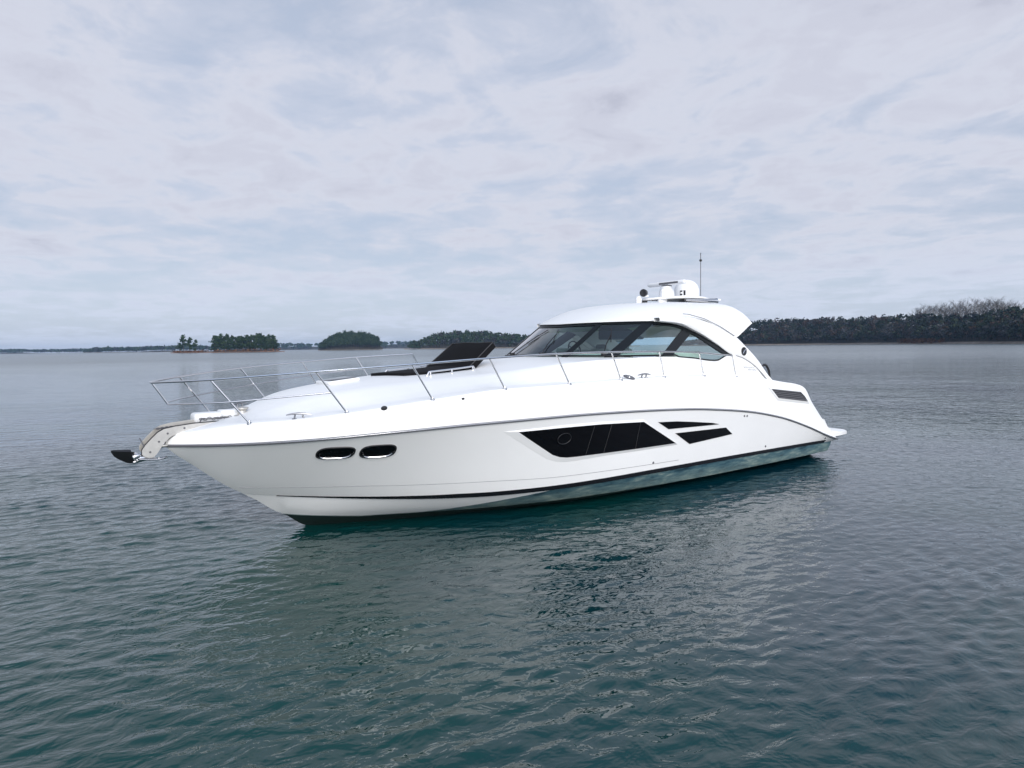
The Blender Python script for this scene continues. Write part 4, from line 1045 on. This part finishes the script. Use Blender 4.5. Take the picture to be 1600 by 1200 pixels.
def build_land():
    # right-hand shore, coming nearer towards the edge of the picture
    dR = pchip([(1060, 1080), (1150, 950), (1250, 860), (1400, 700), (1500, 575), (1600, 475), (1750, 385), (1900, 330)])
    topR = pchip([(1060, 536), (1120, 516), (1150, 507), (1200, 499), (1300, 496.5), (1400, 491), (1430, 490), (1500, 492), (1600, 480), (1900, 480)])
    def Ht(px): return max(0.0, (541.2 - .0135 * (px - 800) - topR(px)) * (dR(px) + 70) / FPX + CAM[2] - 12.5)
    pxs = np.linspace(1060, 1900, 60)
    o = mound('right_shore', pxs, dR, 130, Ht, floorm, sandm, 1.6, 7)
    specs = []
    for k in range(1250):
        px = rng.uniform(1065, 1720); s = rng.uniform(7, 120) if k % 3 else rng.uniform(5, 16); d = dR(px)
        edge = min(1, (px - 1060) / 80)
        g = ground_h(s, 130, Ht(px), 1.6); h = rng.uniform(9, 15) * (.35 + .65 * edge)
        if k % 3 == 0: h *= rng.uniform(.45, 1.0)
        u = rng.uniform(); grey = u < (.30 if px > 1300 else .42)
        specs.append((far(px, d + s, g), h, rng.uniform(3.0, 4.6), 'round' if (grey or u > .75) else 'pine', 1 if grey else 0, 64 if px > 1400 else 54, rng.uniform(.75, 1.1)))
    specs = [q[:4] + ((2 if rng.uniform() < .24 else q[4]),) + q[5:] for q in specs]
    for k in range(620):
        px = rng.uniform(1065, 1720); s = rng.uniform(20, 128); specs.append((far(px, dR(px) + s, ground_h(s, 130, Ht(px), 1.6) - .5), rng.uniform(5, 8), rng.uniform(3.5, 5), 'round', int(rng.integers(0, 3)), 30, 1.0))
    wood('shore_wood', specs, [shorem, greym, rustm, barkm])
    # tall bare trees standing clear on the crest
    for k in range(36):
        px = 1424 + (1592 - 1424) * (k + rng.uniform(.1, .9)) / 36; d = dR(px) + rng.uniform(86, 108)
        ht = float(np.interp(px, [1420, 1440, 1480, 1540, 1575, 1600], [481, 476, 469, 464.5, 466, 474])); base = ground_h(95, 130, Ht(px), 1.6)
        zt_ = (541.2 - .0135 * (px - 800) - ht) * d / FPX + CAM[2]; k_ = max(.5, (zt_ - base) / 17.2) * rng.uniform(.9, 1.04)
        tree('bare', far(px, d, base - .5), k_ * rng.uniform(.85, 1.05), k_, 'tall leafless grey tree on the crest of the right-hand shore', 'bare trees along the right-hand crest')
    # rust-coloured bank
    P = []
    for k in range(800):
        px = 1402 + 75 * rng.beta(1.5, 1.5); s = rng.uniform(1, 7); P.append(far(px, dR(px) + s, 1.2 + s * .5) + rng.normal(size=3) * .4)
    V = leaf_quads(np.array(P), .8); me = mesh_np('bank_scrub', V, len(V) // 4, [scrubm]); o = bpy.data.objects.new('bank_scrub', me); COL.objects.link(o); tag(o, kind='stuff')
    # wooded point behind the bow cushions
    dH = pchip([(632, 1210), (700, 1180), (800, 1160), (1000, 1150)]); topH = pchip([(632, 541), (648, 538), (662, 528), (690, 519), (740, 515.5), (790, 520.5), (830, 522), (900, 524), (1000, 530)])
    def Hh(px): return max(0.0, (541.2 - .0135 * (px - 800) - topH(px)) * (dH(px) + 50) / FPX + CAM[2] - 15.5)
    mound('wooded_point', np.linspace(632, 1000, 36), dH, 110, Hh, floorm, sandm, 1.2, 6); specs = []
    for k in range(430):
        px = rng.uniform(636, 990) if k % 2 else rng.uniform(640, 860); s = rng.uniform(5, 100); g = ground_h(s, 110, Hh(px)); edge = min(1, (px - 630) / 42)
        grey = rng.uniform() < .35
        specs.append((far(px, dH(px) + s, g), rng.uniform(12, 17) * (.5 + .5 * edge), rng.uniform(3.6, 5.0), 'round' if grey or k % 3 == 0 else 'pine', 1 if grey else 0, 46, rng.uniform(1.0, 1.4)))
    wood('point_wood', specs, [oakm, twigm, barkm])
    tree('pine', far(649, 1195, .8), 1.0, .78, 'lone pointed pine at the left end of the wooded point', cat='tree')
    # long far shores
    def shore(name, x0, x1, d, tops, n, sz, dep=160):
        tp = pchip(tops)
        def Hs(px): return max(0.0, (541.2 - .0135 * (px - 800) - tp(px)) * d / FPX + CAM[2] - 16)
        mound(name, np.linspace(x0, x1, 40), lambda px: d, dep, Hs, floorm, sandm, 1.0, 8); specs = []
        for k in range(n):
            px = rng.uniform(x0 + 2, x1 - 2); s = rng.uniform(6, dep); g = ground_h(s, dep, Hs(px)); e = min(1, (px - x0) / 25 + .3, (x1 - px) / 25 + .3)
            specs.append((far(px, d + s, g), rng.uniform(12, 18) * e, rng.uniform(6, 9), 'round', 0 if rng.uniform() < .7 else 1, 30, sz))
        wood(name + '_wood', specs, [oakm, twigm, barkm])
    shore('far_shore', -120, 160, 3000, [(-120, 547), (0, 546), (25, 544.5), (55, 545.5), (100, 547), (160, 548.5)], 420, 2.8)
    shore('left_shore', 132, 345, 2200, [(132, 548.5), (145, 544), (185, 542.5), (210, 543), (230, 541), (270, 539.5), (320, 540), (345, 541)], 460, 2.3)
    shore('distant_shore', 335, 760, 3000, [(335, 537.5), (430, 535.5), (505, 535.5), (595, 534), (625, 531.5), (660, 533), (760, 533)], 420, 2.6)
    # small island on the left: sparse pines at its tip, a tight stand on its body
    dI = 900.0
    mound('left_island', np.linspace(268, 446, 30), lambda px: dI, 34, pchip([(268, .2), (285, 2.2), (310, 1.6), (330, 1.4), (345, 2.6), (420, 2.6), (436, 1.2), (446, .2)]), floorm, claym, .9, 5)
    def hpx(yt_, d): return lambda px: (541.2 - .0135 * (px - 800) - yt_) * d / FPX + CAM[2]
    for px, yt_, s, w_, lab in ((288.5, 524, 9, .80, 'tall thin pine, left of the pair at the tip of the small left island'), (298, 527, 13, .85, 'thin pine right of the pair at the tip of the small left island'),
                                (282, 536, 8, .7, 'short bushy pine left of the thin pair at the tip of the left island'), (307, 531, 12, .6, 'sparse small pine just right of the thin pair on the left island')):
        tree('pine', far(px, dI + s, 1.2), w_, (hpx(yt_, dI)(px) - 1.2) / 18.4, lab)
    T = [(337, 525), (342, 526), (347, 522.5), (352, 526), (357, 522), (361, 529), (364, 524), (369, 527), (375, 526), (380, 525), (385, 528), (389, 523.5), (394, 523), (399, 524), (404, 522), (409, 521.5), (413, 524), (418, 526), (422, 523), (427, 524), (431, 530)]
    for px, yt_ in T + [(x + rng.uniform(-2, 2), y + rng.uniform(5, 12)) for x, y in T]:
        d = dI + rng.uniform(7, 24); tree('pine', far(px, d, 2.0), rng.uniform(.72, 1.0), (hpx(yt_, d)(px) - 2) / 18.4, 'dark pine in the tight stand on the small left island', 'pines in the stand on the left island')
    P = [far(rng.uniform(272, 318), dI + rng.uniform(1, 8), rng.uniform(.8, 2.6)) for k in range(150)] + [far(rng.uniform(318, 440), dI + rng.uniform(5, 12), rng.uniform(1.2, 4)) for k in range(260)]
    V = leaf_quads(np.array(P), .9); me = mesh_np('island_scrub', V, len(V) // 4, [scrubm]); o = bpy.data.objects.new('island_scrub', me); COL.objects.link(o); tag(o, kind='stuff')
    # round-topped middle island
    dM = 1300.0
    topM = pchip([(500, 540), (506, 533), (516, 525), (530, 519), (545, 516), (560, 516.5), (575, 519), (586, 521.5), (592, 527), (597, 538)])
    def Hm(px): return max(.8, ((541.2 - .0135 * (px - 800) - topM(px)) * (dM + 30) / FPX + CAM[2]) * .45)
    mound('middle_island', np.linspace(498, 599, 26), lambda px: dM, 60, lambda px: min(Hm(px), 13), floorm, sandm, .8, 4)
    for k in range(72):
        px = 503 + 92 * (k + rng.uniform(.1, .9)) / 72; s = [7, 20, 38][k % 3] + rng.uniform(-4, 4); g = ground_h(s, 60, min(Hm(px), 13), .8)
        H_ = (541.2 - .0135 * (px - 800) - topM(px)) * (dM + s) / FPX + CAM[2] - g; H_ = max(5, H_ * ([.62, .85, 1.0][k % 3]) * rng.uniform(.88, 1.03))
        tree('round', far(px, dM + s, g - .3), rng.uniform(.95, 1.25), H_ / 15.2, 'leafy dark tree on the round-topped middle island', 'trees on the round-topped middle island')
build_land()

# ------------------------------------------------------------------ the air over the lake
def build_haze():
    m = MB(); m.box((10, 5, 29), (13400, 13400, 60)); o = m.build('haze', [], None, smooth=False); tag(o, kind='stuff')
    h = bpy.data.materials.new('haze_air'); h.use_nodes = True; t = h.node_tree; t.nodes.clear()
    out = t.nodes.new('ShaderNodeOutputMaterial'); v = t.nodes.new('ShaderNodeVolumePrincipled')
    v.inputs['Color'].default_value = (.45, .68, 1.0, 1); v.inputs['Density'].default_value = .00009; v.inputs['Anisotropy'].default_value = .2
    t.links.new(v.outputs[0], out.inputs['Volume']); o.data.materials.append(h)
if HAZE: build_haze()
